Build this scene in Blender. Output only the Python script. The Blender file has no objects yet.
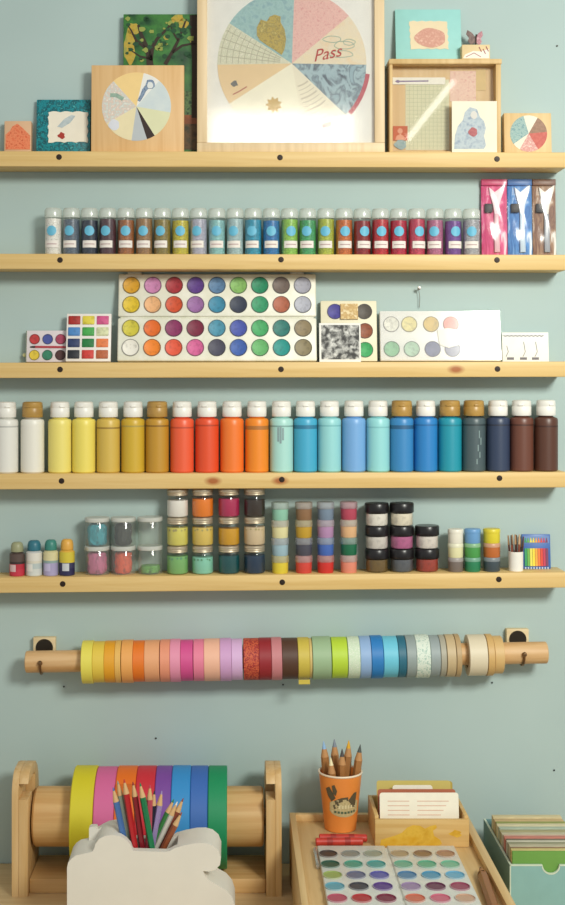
import bpy, bmesh, math, random
from mathutils import Vector, Matrix
random.seed(7)
C = bpy.context.scene.collection
PI = math.pi
F = 1300.0; VX = 232.0; VY = 374.0; CAMY = -2.08; EZ = 1.528      # focal length in px, axis pixel, camera distance, eye height
DESK = 0.756; WY = -0.026                # desk height; the wall's face
def X(px, d): return (px - VX) * d / F
def Z(py, d): return EZ - (py - VY) * d / F

# ---------------------------------------------------------------- materials
def lin(c):
    if isinstance(c, str):
        c = c.lstrip('#'); c = [int(c[i:i+2], 16) / 255 for i in (0, 2, 4)]
    return tuple((v / 12.92 if v <= 0.04045 else ((v + 0.055) / 1.055) ** 2.4) for v in c) + (1.0,)
_m = {}
def new_mat(name):
    m = bpy.data.materials.new(name); m.use_nodes = True
    nt = m.node_tree; return m, nt, nt.nodes['Principled BSDF']
def mat(col, rough=0.5, metal=0.0, coat=0.0, spec=0.5, bump=0.0):
    k = (col, rough, metal, coat, spec, bump)
    if k in _m: return _m[k]
    m, nt, b = new_mat('surface')
    # every plain surface keeps a faint procedural mottling
    tc = nt.nodes.new('ShaderNodeTexCoord'); n = nt.nodes.new('ShaderNodeTexNoise'); n.inputs['Scale'].default_value = 60
    nt.links.new(tc.outputs['Object'], n.inputs['Vector'])
    mx = nt.nodes.new('ShaderNodeMix'); mx.data_type = 'RGBA'
    c = lin(col); mx.inputs[6].default_value = tuple(v * 0.93 for v in c[:3]) + (1,); mx.inputs[7].default_value = tuple(min(1, v * 1.06) for v in c[:3]) + (1,)
    nt.links.new(n.outputs['Fac'], mx.inputs[0]); nt.links.new(mx.outputs[2], b.inputs['Base Color'])
    b.inputs['Roughness'].default_value = rough; b.inputs['Metallic'].default_value = metal
    b.inputs['Coat Weight'].default_value = coat; b.inputs['Specular IOR Level'].default_value = spec
    if bump:
        bp = nt.nodes.new('ShaderNodeBump'); bp.inputs['Strength'].default_value = bump; bp.inputs['Distance'].default_value = 0.002
        nt.links.new(n.outputs['Fac'], bp.inputs['Height']); nt.links.new(bp.outputs['Normal'], b.inputs['Normal'])
    _m[k] = m; return m
def pat(cols, scale=40, stretch=(1, 1, 1), detail=3, rough=0.6, kind='noise', lo=0.3, hi=0.7, hard=False, distort=0.0):
    k = ('pat', tuple(cols), scale, stretch, detail, rough, kind, lo, hi, hard, distort)
    if k in _m: return _m[k]
    m, nt, b = new_mat('pattern')
    tc = nt.nodes.new('ShaderNodeTexCoord'); mp = nt.nodes.new('ShaderNodeMapping'); mp.inputs['Scale'].default_value = stretch
    nt.links.new(tc.outputs['Object'], mp.inputs['Vector'])
    if kind == 'noise':
        n = nt.nodes.new('ShaderNodeTexNoise'); n.inputs['Detail'].default_value = detail; n.inputs['Distortion'].default_value = distort; out = n.outputs['Fac']
    else:
        n = nt.nodes.new('ShaderNodeTexVoronoi'); out = n.outputs['Color']
    n.inputs['Scale'].default_value = scale
    nt.links.new(mp.outputs['Vector'], n.inputs['Vector'])
    r = nt.nodes.new('ShaderNodeValToRGB'); e = r.color_ramp.elements
    while len(e) < len(cols): e.new(0.5)
    for i, c in enumerate(cols):
        e[i].position = lo + (hi - lo) * i / max(1, len(cols) - 1); e[i].color = lin(c)
    if hard: r.color_ramp.interpolation = 'CONSTANT'
    nt.links.new(out, r.inputs['Fac']); nt.links.new(r.outputs['Color'], b.inputs['Base Color'])
    b.inputs['Roughness'].default_value = rough
    _m[k] = m; return m
def wood(c1='d9b67c', c2='c79c5c', axis=0, rough=0.5, knots=(), scale=9):
    k = ('wood', c1, c2, axis, rough, tuple(knots), scale)
    if k in _m: return _m[k]
    m, nt, b = new_mat('wood')
    tc = nt.nodes.new('ShaderNodeTexCoord'); mp = nt.nodes.new('ShaderNodeMapping')
    s = [11.0, 11.0, 11.0]; s[axis] = 0.5; mp.inputs['Scale'].default_value = s
    nt.links.new(tc.outputs['Object'], mp.inputs['Vector'])
    n = nt.nodes.new('ShaderNodeTexNoise'); n.inputs['Scale'].default_value = scale; n.inputs['Detail'].default_value = 5; n.inputs['Distortion'].default_value = 0.6
    nt.links.new(mp.outputs['Vector'], n.inputs['Vector'])
    r = nt.nodes.new('ShaderNodeValToRGB'); e = r.color_ramp.elements
    e[0].position = 0.32; e[0].color = lin(c2); e[1].position = 0.66; e[1].color = lin(c1)
    nt.links.new(n.outputs['Fac'], r.inputs['Fac']); col = r.outputs['Color']
    for (kx, kz) in knots:
        vm = nt.nodes.new('ShaderNodeMapping'); vm.inputs['Location'].default_value = (-kx * 62, 0, -kz * 120); vm.inputs['Scale'].default_value = (62, 0.01, 120)
        nt.links.new(tc.outputs['Object'], vm.inputs['Vector'])
        ln = nt.nodes.new('ShaderNodeVectorMath'); ln.operation = 'LENGTH'; nt.links.new(vm.outputs['Vector'], ln.inputs[0])
        kr = nt.nodes.new('ShaderNodeValToRGB'); ke = kr.color_ramp.elements
        ke[0].position = 0.35; ke[0].color = (1, 1, 1, 1); ke[1].position = 0.95; ke[1].color = (0, 0, 0, 1)
        nt.links.new(ln.outputs['Value'], kr.inputs['Fac'])
        mx = nt.nodes.new('ShaderNodeMix'); mx.data_type = 'RGBA'; mx.inputs[7].default_value = lin('a8622c')
        nt.links.new(kr.outputs['Color'], mx.inputs[0]); nt.links.new(col, mx.inputs[6]); col = mx.outputs[2]
    nt.links.new(col, b.inputs['Base Color']); b.inputs['Roughness'].default_value = rough
    _m[k] = m; return m
def glass(tint='ffffff', refl=0.12, rough=0.03, haze=0.0, hazecol='ffffff', edge=0.5):
    """thin clear plastic / glass: see-through with a mirror-like sheen, optionally milky"""
    k = ('glass', tint, refl, rough, haze, hazecol, edge)
    if k in _m: return _m[k]
    m = bpy.data.materials.new('clear'); m.use_nodes = True; nt = m.node_tree; nt.nodes.clear()
    o = nt.nodes.new('ShaderNodeOutputMaterial'); t = nt.nodes.new('ShaderNodeBsdfTransparent'); t.inputs['Color'].default_value = lin(tint)
    g = nt.nodes.new('ShaderNodeBsdfGlossy'); g.inputs['Roughness'].default_value = rough
    lw = nt.nodes.new('ShaderNodeLayerWeight'); lw.inputs['Blend'].default_value = 0.25
    mr = nt.nodes.new('ShaderNodeMapRange'); mr.inputs['To Min'].default_value = refl; mr.inputs['To Max'].default_value = min(1, refl + edge)
    nt.links.new(lw.outputs['Facing'], mr.inputs['Value'])
    base = t.outputs[0]
    if haze:
        d = nt.nodes.new('ShaderNodeBsdfDiffuse'); d.inputs['Color'].default_value = lin(hazecol)
        mh = nt.nodes.new('ShaderNodeMixShader'); mh.inputs[0].default_value = haze
        nt.links.new(base, mh.inputs[1]); nt.links.new(d.outputs[0], mh.inputs[2]); base = mh.outputs[0]
    mx = nt.nodes.new('ShaderNodeMixShader'); nt.links.new(mr.outputs[0], mx.inputs[0])
    nt.links.new(base, mx.inputs[1]); nt.links.new(g.outputs[0], mx.inputs[2]); nt.links.new(mx.outputs[0], o.inputs['Surface'])
    _m[k] = m; return m
WHITE = mat('f1efe6', 0.4); PAPER = mat('f4f0e2', 0.8); DARK = mat('1d1a18', 0.4); STEEL = mat('8f8a82', 0.3, 1.0); BLACKM = mat('2a2622', 0.35, 0.8)
CLEAR = glass(refl=0.07); PANE = glass(refl=0.10, rough=0.02)
PINE = wood('e2bd7e', 'cfa264'); 

# ---------------------------------------------------------------- mesh helpers
def BM(): return bmesh.new()
def box(bm, x0, x1, y0, y1, z0, z1, bev=0.0, mi=0, seg=2):
    t = bmesh.new()
    vs = [t.verts.new((x, y, z)) for x in (x0, x1) for y in (y0, y1) for z in (z0, z1)]
    for f in ((0,1,3,2),(4,6,7,5),(0,4,5,1),(2,3,7,6),(0,2,6,4),(1,5,7,3)): t.faces.new([vs[i] for i in f])
    if bev: bmesh.ops.bevel(t, geom=list(t.edges), offset=bev, segments=seg, affect='EDGES', profile=0.5)
    merge(bm, t, mi)
def merge(bm, t, mi=None, mx=None):
    if mx is not None: bmesh.ops.transform(t, matrix=mx, verts=t.verts)
    bmesh.ops.recalc_face_normals(t, faces=t.faces)
    m = {v: bm.verts.new(v.co) for v in t.verts}
    for f in t.faces:
        try: nf = bm.faces.new([m[v] for v in f.verts]); nf.material_index = f.material_index if mi is None else mi
        except ValueError: pass
    t.free()
def lathe(bm, prof, org=(0, 0, 0), axis='Z', segs=24, mi=0, mis=None, a0=0.0, a1=2 * PI):
    t = bmesh.new(); full = abs(a1 - a0 - 2 * PI) < 1e-6; n = segs if full else segs + 1
    rings = []
    def P(r, h, a):
        c, s = r * math.cos(a), r * math.sin(a)
        v = (c, s, h) if axis == 'Z' else ((h, c, s) if axis == 'X' else (c, h, s))
        return (v[0] + org[0], v[1] + org[1], v[2] + org[2])
    for (r, h) in prof:
        if r < 1e-7: rings.append([t.verts.new(P(0, h, 0))])
        else: rings.append([t.verts.new(P(r, h, a0 + (a1 - a0) * i / segs)) for i in range(n)])
    for k in range(len(prof) - 1):
        A, B = rings[k], rings[k + 1]; m_ = mis[k] if mis else mi
        for i in range(segs):
            j = (i + 1) % n
            if len(A) == 1 and len(B) == 1: continue
            if len(A) == 1: f = t.faces.new([A[0], B[i], B[j]])
            elif len(B) == 1: f = t.faces.new([A[i], A[j], B[0]])
            else: f = t.faces.new([A[i], A[j], B[j], B[i]])
            f.material_index = m_
    merge(bm, t)
def prism(bm, pts, y0, y1, mi=0, bev=0.0, plane='XZ', seg=2):
    """outline in a plane, given thickness along the third axis"""
    t = bmesh.new()
    def P(a, b, c): return (a, c, b) if plane == 'XZ' else ((c, a, b) if plane == 'YZ' else (a, b, c))
    A = [t.verts.new(P(p[0], p[1], y0)) for p in pts]; B = [t.verts.new(P(p[0], p[1], y1)) for p in pts]
    fa = t.faces.new(A); fb = t.faces.new(B[::-1]); n = len(pts)
    for i in range(n): t.faces.new([A[i], A[(i + 1) % n], B[(i + 1) % n], B[i]])
    bmesh.ops.recalc_face_normals(t, faces=t.faces)
    if bev:
        es = list(set(list(fa.edges) + list(fb.edges)))
        bmesh.ops.bevel(t, geom=es, offset=bev, segments=seg, affect='EDGES', profile=0.5)
    merge(bm, t, mi)
def tube(bm, pts, r, segs=8, mi=0, r1=None):
    t = bmesh.new(); pts = [Vector(p) for p in pts]; rings = []
    for i, p in enumerate(pts):
        d = (pts[min(i + 1, len(pts) - 1)] - pts[max(i - 1, 0)]).normalized()
        u = d.cross(Vector((0, 0, 1)) if abs(d.z) < 0.9 else Vector((0, 1, 0))).normalized(); w = d.cross(u)
        rr = r if r1 is None else r + (r1 - r) * i / (len(pts) - 1)
        rings.append([t.verts.new(p + u * rr * math.cos(2 * PI * k / segs) + w * rr * math.sin(2 * PI * k / segs)) for k in range(segs)])
    for a, b in zip(rings, rings[1:]):
        for k in range(segs): t.faces.new([a[k], a[(k + 1) % segs], b[(k + 1) % segs], b[k]])
    t.faces.new(rings[0]); t.faces.new(rings[-1][::-1]); merge(bm, t, mi)
def arc(cx, cz, r, a0, a1, n=16): return [(cx + r * math.cos(math.radians(a0 + (a1 - a0) * i / n)), cz + r * math.sin(math.radians(a0 + (a1 - a0) * i / n))) for i in range(n + 1)]
def wedge(bm, cx, cz, r, a0, a1, y, t, mi=0): prism(bm, [(cx, cz)] + arc(cx, cz, r, a0, a1, max(3, int(abs(a1 - a0) / 5))), y, y - t, mi)
def blob(cx, cz, rx, rz, n=20, wob=0.12, seed=0):
    rd = random.Random(seed); ph = [rd.random() * 6 for _ in range(3)]
    return [(cx + rx * (1 + wob * math.sin(3 * a + ph[0]) + wob * 0.6 * math.sin(5 * a + ph[1])) * math.cos(a), cz + rz * (1 + wob * math.sin(4 * a + ph[2])) * math.sin(a)) for a in [2 * PI * i / n for i in range(n)]]
def stroke(bm, pts, w, y, t, mi=0, w1=None):
    """a drawn line lying on a surface that faces the viewer"""
    n = len(pts); L, R = [], []
    for i, p in enumerate(pts):
        a, b = pts[max(0, i - 1)], pts[min(n - 1, i + 1)]; dx, dz = b[0] - a[0], b[1] - a[1]; l = math.hypot(dx, dz) or 1
        ww = (w if w1 is None else w + (w1 - w) * i / (n - 1)) / 2
        L.append((p[0] - dz / l * ww, p[1] + dx / l * ww)); R.append((p[0] + dz / l * ww, p[1] - dx / l * ww))
    prism(bm, L + R[::-1], y, y - t, mi)
def obj(name, bm, mats, parent=None, label=None, smooth=True):
    me = bpy.data.meshes.new(name); bm.to_mesh(me); bm.free()
    for m in (mats if isinstance(mats, (list, tuple)) else [mats]): me.materials.append(m)
    if smooth:
        me.polygons.foreach_set('use_smooth', [True] * len(me.polygons)); me.set_sharp_from_angle(angle=math.radians(38))
    o = bpy.data.objects.new(name, me); C.objects.link(o)
    if parent: o.parent = parent
    if label: o['label'] = label
    return o
def tag(o, label, cat, group=None):
    o['label'] = label; o['category'] = cat
    if group: o['group'] = group
    return o
def thing(name, label, cat, loc, rot=(0, 0, 0), group=None):
    o = bpy.data.objects.new(name, None); o.empty_display_size = 0.02; C.objects.link(o); o.location = loc; o.rotation_euler = rot
    return tag(o, label, cat, group)
def struct(name, bm, m): o = obj(name, bm, m); o['kind'] = 'structure'; return o
def writing(name, s, size, m, parent, loc, rotz=0.0, shear=0.0):
    cu = bpy.data.curves.new(name, 'FONT'); cu.body = s; cu.size = size; cu.shear = shear; cu.extrude = 0.0002
    tmp = bpy.data.objects.new('tmp_text', cu); C.objects.link(tmp)
    bpy.context.view_layer.update(); dg = bpy.context.evaluated_depsgraph_get()
    me = bpy.data.meshes.new_from_object(tmp.evaluated_get(dg)); bpy.data.objects.remove(tmp)
    me.transform(Matrix.Rotation(PI / 2, 4, 'X') @ Matrix.Rotation(rotz, 4, 'Z')); me.materials.clear(); me.materials.append(m)
    o = bpy.data.objects.new(name, me); C.objects.link(o); o.parent = parent; o.location = loc; return o

# ---------------------------------------------------------------- the setting
WALL = pat(['aabebb', 'b2c6c3'], 3.0, rough=0.75, lo=0.35, hi=0.65)
b = BM(); box(b, -2.2, 2.2, WY, 0.1, 0, 2.7); struct('wall_back', b, WALL)
b = BM(); box(b, -2.2, 2.2, -3.6, 0.1, -0.1, 0); struct('floor', b, wood('9a7b56', '84663f', 1))
# ---------------------------------------------------------------- shelves
SH = [(151.0, 0.0022), (253.6, 0.002), (362.6, -0.002), (474.0, -0.0035), (577.6, -0.0095)]       # front top edge at the picture's left end, slope of the edge
SCREWS = [((59, 157), (280, 157.5), (497, 159)), ((60, 260), (281, 259.6), (497, 260)), ((60, 369.5), (281, 369.3), (497.5, 369)),
          ((61.5, 481), (281.8, 479.6), (499.5, 478.2)), ((62.6, 584), (282.2, 582.3), (498.8, 579.4))]
KN = [(), (), (456,), (213, 280), ()]
DF = 2.0
def shz(i, x):                                  # height of shelf i's upper face at world x
    y0, s = SH[i]; return Z(y0, DF) - s * (x - X(0, DF))
TH = 0.0238
ordn = ['top shelf', 'second shelf from the top', 'middle shelf', 'fourth shelf from the top', 'lowest shelf']
holds = ['carrying framed pictures', 'carrying the row of glitter vials', 'carrying the paint pan palettes', 'carrying the row of paint bottles', 'carrying stacked small jars']
for i, (y0, s) in enumerate(SH):
    xl, xr = -0.78, X(566.5, DF); ang = math.atan(s); xc = (xl + xr) / 2; hw = (xr - xl) / 2
    t = thing('wall_shelf', 'narrow pine plank shelf, the %s, %s' % (ordn[i], holds[i]), 'shelf', (xc, 0, shz(i, xc)), (0, ang, 0), 'pine wall shelves')
    b = BM(); box(b, -hw, hw, -0.08, WY - 0.0001, -TH, 0, 0.0015)
    obj('plank', b, wood('e2c282', 'd4b06c', 0, 0.5, [(X(k, DF) - xc, -0.5 * TH) for k in KN[i]]), t)
    for (px, py) in SCREWS[i]:
        b = BM(); lathe(b, [(0, -0.0006), (0.0022, -0.0008), (0.0040, -0.0006), (0.0046, 0.0004)], axis='Y', segs=14)
        box(b, -0.0032, 0.0032, -0.0012, -0.0006, -0.0005, 0.0005)
        o = obj('screw', b, mat('2b1c12', 0.5, 0.3), t); o.location = (X(px, DF) - xc, -0.0802, Z(py, DF) - shz(i, X(px, DF)))
# nails left in the wall
for (px, py, lb) in ((557, 46, 'at upper right above the small circle collage'), (64, 686.5, 'below the left end of the tape rod'), (283, 684.5, 'below the middle of the tape rod'),
                     (492, 682.5, 'below the right end of the tape rod'), (156, 738, 'above the large tape dispenser'), (554, 770, 'above the teal card box')):
    b = BM(); lathe(b, [(0, -0.0022), (0.0012, -0.002), (0.0014, -0.0012), (0.0009, -0.001), (0.0009, 0.001), (0, 0.001)], axis='Y', segs=10)
    tag(obj('wall_nail', b, BLACKM), 'tiny dark nail head in the wall ' + lb, 'nail', 'nails in the wall').location = (X(px, 2.054), WY, Z(py, 2.054))
t = thing('picture_nail', 'short nail with a thin wire loop sticking out above the white palette', 'nail', (X(418, 2.054), WY, Z(290, 2.054)))
b = BM(); tube(b, [(0, 0.002, 0), (0, -0.012, 0.002)], 0.0009, 8); lathe(b, [(0, -0.0005), (0.0028, 0), (0, 0.0006)], (0, -0.012, 0.002), 'Y', 10); obj('shank', b, STEEL, t)
b = BM(); tube(b, [(0, -0.007, 0.001), (0.002, -0.006, -0.012), (0.0015, -0.004, -0.028)], 0.0005, 6); obj('wire', b, STEEL, t)

# ---------------------------------------------------------------- leaning boards
def lean(name, label, cat, sh, px0, px1, py0, py1, yback, ang, thick, m, part='panel', bev=0.001, zbase=None, group=None, rotz=0):
    d = 2.08 + yback - thick; k = d / F; xc = (X(px0, d) + X(px1, d)) / 2; w = (px1 - px0) * k
    py1 = VY - ((shz(sh, xc) if zbase is None else zbase) - EZ) * F / d      # where its foot shows
    h = (py1 - py0) * k / math.cos(ang)
    t = thing(name, label, cat, (xc, yback, shz(sh, xc) if zbase is None else zbase), (-ang, 0, rotz), group)
    if m is not None:
        b = BM(); box(b, -w / 2, w / 2, -thick, 0, 0, h, bev); obj(part, b, m, t)
    pc = (px0 + px1) / 2
    def L(px, py): return ((px - pc) * k, (py1 - py) * k / math.cos(ang))
    return t, L, w, h, k
def Lp(L, pts): return [L(*p) for p in pts]

# -- shelf 1
t, L, w, h, k = lean('art_block', 'small wooden block with an orange stamped house, far left of top shelf', 'art block', 0, 4, 31, 121, 150.5, -0.03, 0.06, 0.016, mat('d9b08a', 0.6), 'block', 0.0015)
b = BM(); prism(b, Lp(L, [(5.5, 150), (5.5, 135), (10, 131), (12, 127), (17, 124), (22, 128), (27, 133), (30, 136), (30, 150)]), -0.016, -0.0165)
obj('house_print', b, pat(['d8603a', 'e88a60', 'c9542f'], 260, rough=0.7), t)
t, L, w, h, k = lean('framed_print', 'teal glitter frame holding a cream scalloped paper with a red flower', 'picture frame', 0, 36, 90, 99, 150.5, -0.034, 0.09, 0.010, pat(['0a5a64', '16909a', '084650', '4cc0c2'], 240, detail=2, rough=0.35, lo=.25, hi=.75), 'frame', 0.001)
sc = []
for (x0, y0, x1, y1) in ((48, 111.5, 87.5, 111.5), (87.5, 111.5, 87.5, 142.5), (87.5, 142.5, 48, 142.5), (48, 142.5, 48, 111.5)):
    n = 10
    for i in range(n): sc.append((x0 + (x1 - x0) * i / n + 0.7 * math.sin(i * 2.2), y0 + (y1 - y0) * i / n + 0.7 * math.cos(i * 2.1)))
b = BM(); prism(b, Lp(L, sc), -0.010, -0.0108); pp = obj('scalloped_paper', b, mat('ece4d2', .8), t)
b = BM(); prism(b, Lp(L, [(57, 127), (64, 119), (71, 115), (75, 116), (70, 123), (62, 128)]), -0.0108, -0.0112); obj('feather_shape', b, pat(['a9b8bd', 'c4cdcd'], 200), pp)
b = BM(); prism(b, Lp(L, blob(61.5, 136, 3.4, 3.2, wob=.18)), -0.0108, -0.0114); obj('flower', b, mat('a83428', .7), pp)

def wheel(t, L, k, y, c, r, segs, seamt=0.0004):
    cx, cz = L(*c)
    for (a0, a1, m) in segs:
        b = BM(); wedge(b, cx, cz, r * k, a0, a1, y, seamt); obj('paper_wedge', b, m, t)
    return cx, cz
# tree painting, behind
t, L, w, h, k = lean('canvas_painting', 'green and yellow painting of a dark branching tree, behind the wheel collage', 'painting', 0, 123, 205, 13, 150.5, -0.0345, 0.035, 0.014, pat(['0f3420', '245a2b', '3c7a34', '174526'], 28, detail=4, rough=.55), 'canvas', 0.001)
for i, (cx, cy, rx, ry) in enumerate([(129, 47, 6.5, 16), (133, 28, 6, 6), (178, 17, 6, 4), (183, 23, 5, 5), (173, 20, 2, 2), (166, 37, 2.5, 2.5), (194, 41, 3.5, 1.8)]):
    b = BM(); prism(b, Lp(L, [(max(123.6, x), max(13.6, y)) for x, y in blob(cx, cy, rx, ry, seed=i, wob=.16)]), -0.014, -0.0143); obj('yellow_patch', b, pat(['a88c20', 'ba9e36', '949640'], 120), t)
b = BM(); prism(b, Lp(L, [(123.5, 115), (204, 115), (204, 124), (123.5, 124)]), -0.014, -0.0143, 1); prism(b, Lp(L, [(123.5, 124), (204, 124), (204, 150), (123.5, 150)]), -0.014, -0.0143, 0); prism(b, Lp(L, [(123.5, 88), (204, 92), (204, 115), (123.5, 115)]), -0.014, -0.0143, 2)
obj('painted_ground', b, [pat(['3a2a18', '5a4326', '2a3020'], 90), pat(['8a4f2a', '6f3d22'], 100), pat(['22402c', '5c7a4c', '1c3020'], 160)], t)
b = BM()
for pts, w0, w1 in ([[(150, 66), (149, 55), (146, 46), (141, 34), (138, 24)], 7, 2.5], [[(150, 60), (152, 47), (157, 38), (165, 30), (172, 22)], 5, 1.5], [[(146, 48), (136, 40), (131, 30), (128, 25)], 3, 1],
                    [[(165, 64), (172, 52), (178, 40), (183, 27), (186, 18)], 4, 1.5], [[(172, 52), (182, 45), (192, 43), (200, 44)], 3, 1.2], [[(178, 40), (172, 30), (170, 20)], 2, 1], [[(150, 58), (140, 56), (131, 50)], 2.4, 1], [[(194, 14), (196, 60), (195, 118)], 9, 7]):
    stroke(b, Lp(L, pts), w0 * k, -0.0143, 0.0003, 0, w1 * k)
obj('painted_tree', b, mat('33261a', .7), t)
b = BM(); rd = random.Random(3)
for i in range(44):
    x, y = rd.uniform(126, 192), rd.uniform(15, 60); rr = rd.uniform(1.2, 3.4)
    prism(b, Lp(L, blob(x, max(y, 18), rr, rr * .8, 8, .2, i)), -0.0146, -0.0149, 0 if i % 3 else 1)
obj('painted_leaves', b, [mat('1b4a2a', .7), mat('8f9a48', .7)], t)
# wooden panel with the collage wheel
t, L, w, h, k = lean('collage_panel', 'square light wood panel with a pale paper collage wheel and one dark wedge', 'art panel', 0, 91, 184, 64.5, 150.5, -0.0505, 0.045, 0.012, wood('e2bb85', 'd6aa70', 2), 'panel')
cx, cz = wheel(t, L, k, -0.012, (136.3, 106.5), 34.6, [(78, 132, mat('efcf8e', .8)), (49, 78, mat('e9e8e2', .8)), (-10, 49, pat(['c7d3d6', 'd2dbd9'], 60)), (-58, -10, mat('dcdcb4', .8)),
    (-72, -58, mat('33231f', .7)), (-98, -72, mat('b9bfc2', .8)), (-150, -98, mat('e6d9b0', .8)), (-228, -150, pat(['e6e2d4', 'c9cfc8', 'd8c0b0', 'eceae0'], 240, detail=4))])
b = BM()
stroke(b, Lp(L, [(138.5, 101), (142, 95), (144, 90), (150, 83)]), 3 * k, -0.0124, 0.0003, 0, 5 * k); prism(b, Lp(L, blob(150, 84, 4.6, 5, 14, .1, 1)), -0.0124, -0.0128, 0); prism(b, Lp(L, blob(150, 85, 3, 3.4, 14, .1, 1)), -0.0128, -0.0131, 1)
obj('portrait_print', b, [pat(['3f5a86', '8fa2b8', '5a6a80'], 300), mat('dfe2e0', .8)], t)
b = BM(); stroke(b, Lp(L, [(110, 95), (116, 95), (123, 99)]), 4 * k, -0.0124, 0.0003); obj('green_slip', b, pat(['9fb8a2', '7f9c90'], 200), t)
b = BM(); prism(b, Lp(L, blob(114, 125, 5.5, 5.5, 16, .06)), -0.0124, -0.0128); obj('pale_disc', b, mat('d6d8e0', .8), t)

# large framed collage
fr = wood('e8cfa6', 'd8bd92', 2)
t, L, w, h, k = lean('framed_collage', 'large light wood frame with a white mat and a colourful paper wheel', 'picture frame', 0, 197, 385, -37, 150.5, -0.050, 0.03, 0.020, None)
fw = 10 * k; b = BM()
box(b, -w/2, w/2, -0.020, 0, 0, fw, 0.001); box(b, -w/2, w/2, -0.020, 0, h - fw, h, 0.001); box(b, -w/2, -w/2 + fw, -0.0199, 0, fw, h - fw, 0.001); box(b, w/2 - fw, w/2, -0.0199, 0, fw, h - fw, 0.001)
obj('frame', b, fr, t)
b = BM(); box(b, -w/2 + fw, w/2 - fw, -0.010, -0.004, fw, h - fw); obj('mat_board', b, mat('eceae2', .8), t)
col = bpy.data.objects.new('paper_wheel', None); C.objects.link(col); col.parent = t
def wp(name, m, fn):
    b = BM(); fn(b); return obj(name, b, m, col)
CC = (292.3, 61.5); R = 75
cx, cz = L(*CC)
floral = pat(['56636e', '9cb3ba', 'a4bcc2', '6c7c86', '93adb6'], 55, (1, 1, .7), 5, lo=.35, hi=.65, distort=.6)
WD = [('blue', 88, 147, pat(['8fb3b2', '9fc2bf', '86aab0'], 120)), ('map', 147, 181, pat(['e6e0c6', 'cfd0b4', 'ece6d2'], 300, detail=4)), ('peach', 181, 213, mat('e8cb9c', .8)),
      ('ivory', 213, 280, mat('f2ecd4', .8)), ('page', 280, 316, mat('ece4cc', .8)), ('floral', 316, 359, floral), ('cream', 359, 400, pat(['ead9b4', 'e6d8bc', 'e8cfa8'], 60)), ('pink', 400, 448, pat(['e0a8a0', 'e8bcb0', 'd99a94'], 200))]
for nm, a0, a1, m in WD:
    wp('paper_wedge', m, lambda b: wedge(b, cx, cz, R * k, a0, a1, -0.010, 0.0005))
y1 = -0.0105
b = BM()
for a in (153, 160, 167, 174): stroke(b, [(cx + 12 * k * math.cos(math.radians(a)), cz + 12 * k * math.sin(math.radians(a))), (cx + 74 * k * math.cos(math.radians(a)), cz + 74 * k * math.sin(math.radians(a)))], .7 * k, y1, .0002)
for r in range(18, 74, 6): stroke(b, arc(cx, cz, r * k, 148, 180, 6), .6 * k, y1, .0002)
obj('map_lines', b, mat('b8b49a', .8), col)
hb = [(257, 25), (261, 17), (267, 19), (270, 14), (275, 12), (281, 14), (281, 20), (285, 27), (286.5, 37), (285, 47), (282, 53), (275, 48), (267, 43), (260, 38), (257, 33)]
wp('heart_print', pat(['8c7a34', 'c0a644', '9c8a3c', 'd2bd62'], 150, detail=4), lambda b: prism(b, Lp(L, hb), y1, y1 - .0005))
b = BM(); prism(b, Lp(L, [(274 + (8.6 if q % 2 else 5.6) * math.cos(q * PI / 9), 103.5 + (8.6 if q % 2 else 5.6) * math.sin(q * PI / 9)) for q in range(18)]), y1, y1 - .0004); obj('gold_emblem', b, mat('bf9a40', .6), col)
b = BM(); prism(b, Lp(L, blob(234.5, 82, 3.4, 3, 12, .2, 2)), y1, y1 - .0003); stroke(b, Lp(L, [(233, 93), (239, 90), (247, 85)]), 1.2 * k, y1, .0003, 1); obj('bird_print', b, [mat('6f6f6a', .8), mat('b8705a', .8)], col)
b = BM()
for i in range(11): 
    r = 24 + i * 4.4; stroke(b, arc(cx, cz, r * k, 284, 312, 4), (.8 if i % 3 else 1.6) * k, y1, .0002)
obj('page_lines', b, mat('cdc2ac', .8), col)
b = BM(); prism(b, Lp(L, [(322, 123.5), (331, 120.5), (332, 124.5), (323, 127.5)]), y1, y1 - .0004)
stroke(b, arc(cx, cz, 77 * k, 319, 352, 10), 4.2 * k, y1, .0004); obj('red_paper', b, pat(['b44452', 'c05a62'], 100), col)
b = BM()
for i, (px, py, rx, ry) in enumerate([(333, 37, 9, 3.2), (345, 43, 10, 4), (342, 52, 12, 3.4), (350, 40, 6, 3)]):
    o_ = blob(px, py, rx, ry, 22, .05, i); stroke(b, Lp(L, o_ + [o_[0]]), .8 * k, y1, .0003)
obj('feather_print', b, mat('a9b9a4', .8), col)
writing('word_print', 'Pass', 17 * k, mat('b5352a', .7), col, (L(314, 60)[0], y1 - .0003, L(314, 60)[1]), math.radians(12), 0.45)
b = BM(); box(b, -w/2 + fw, w/2 - fw, -0.0165, -0.0155, fw, h - fw); obj('glass_pane', b, glass(refl=0.06, rough=0.09), t)

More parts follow.
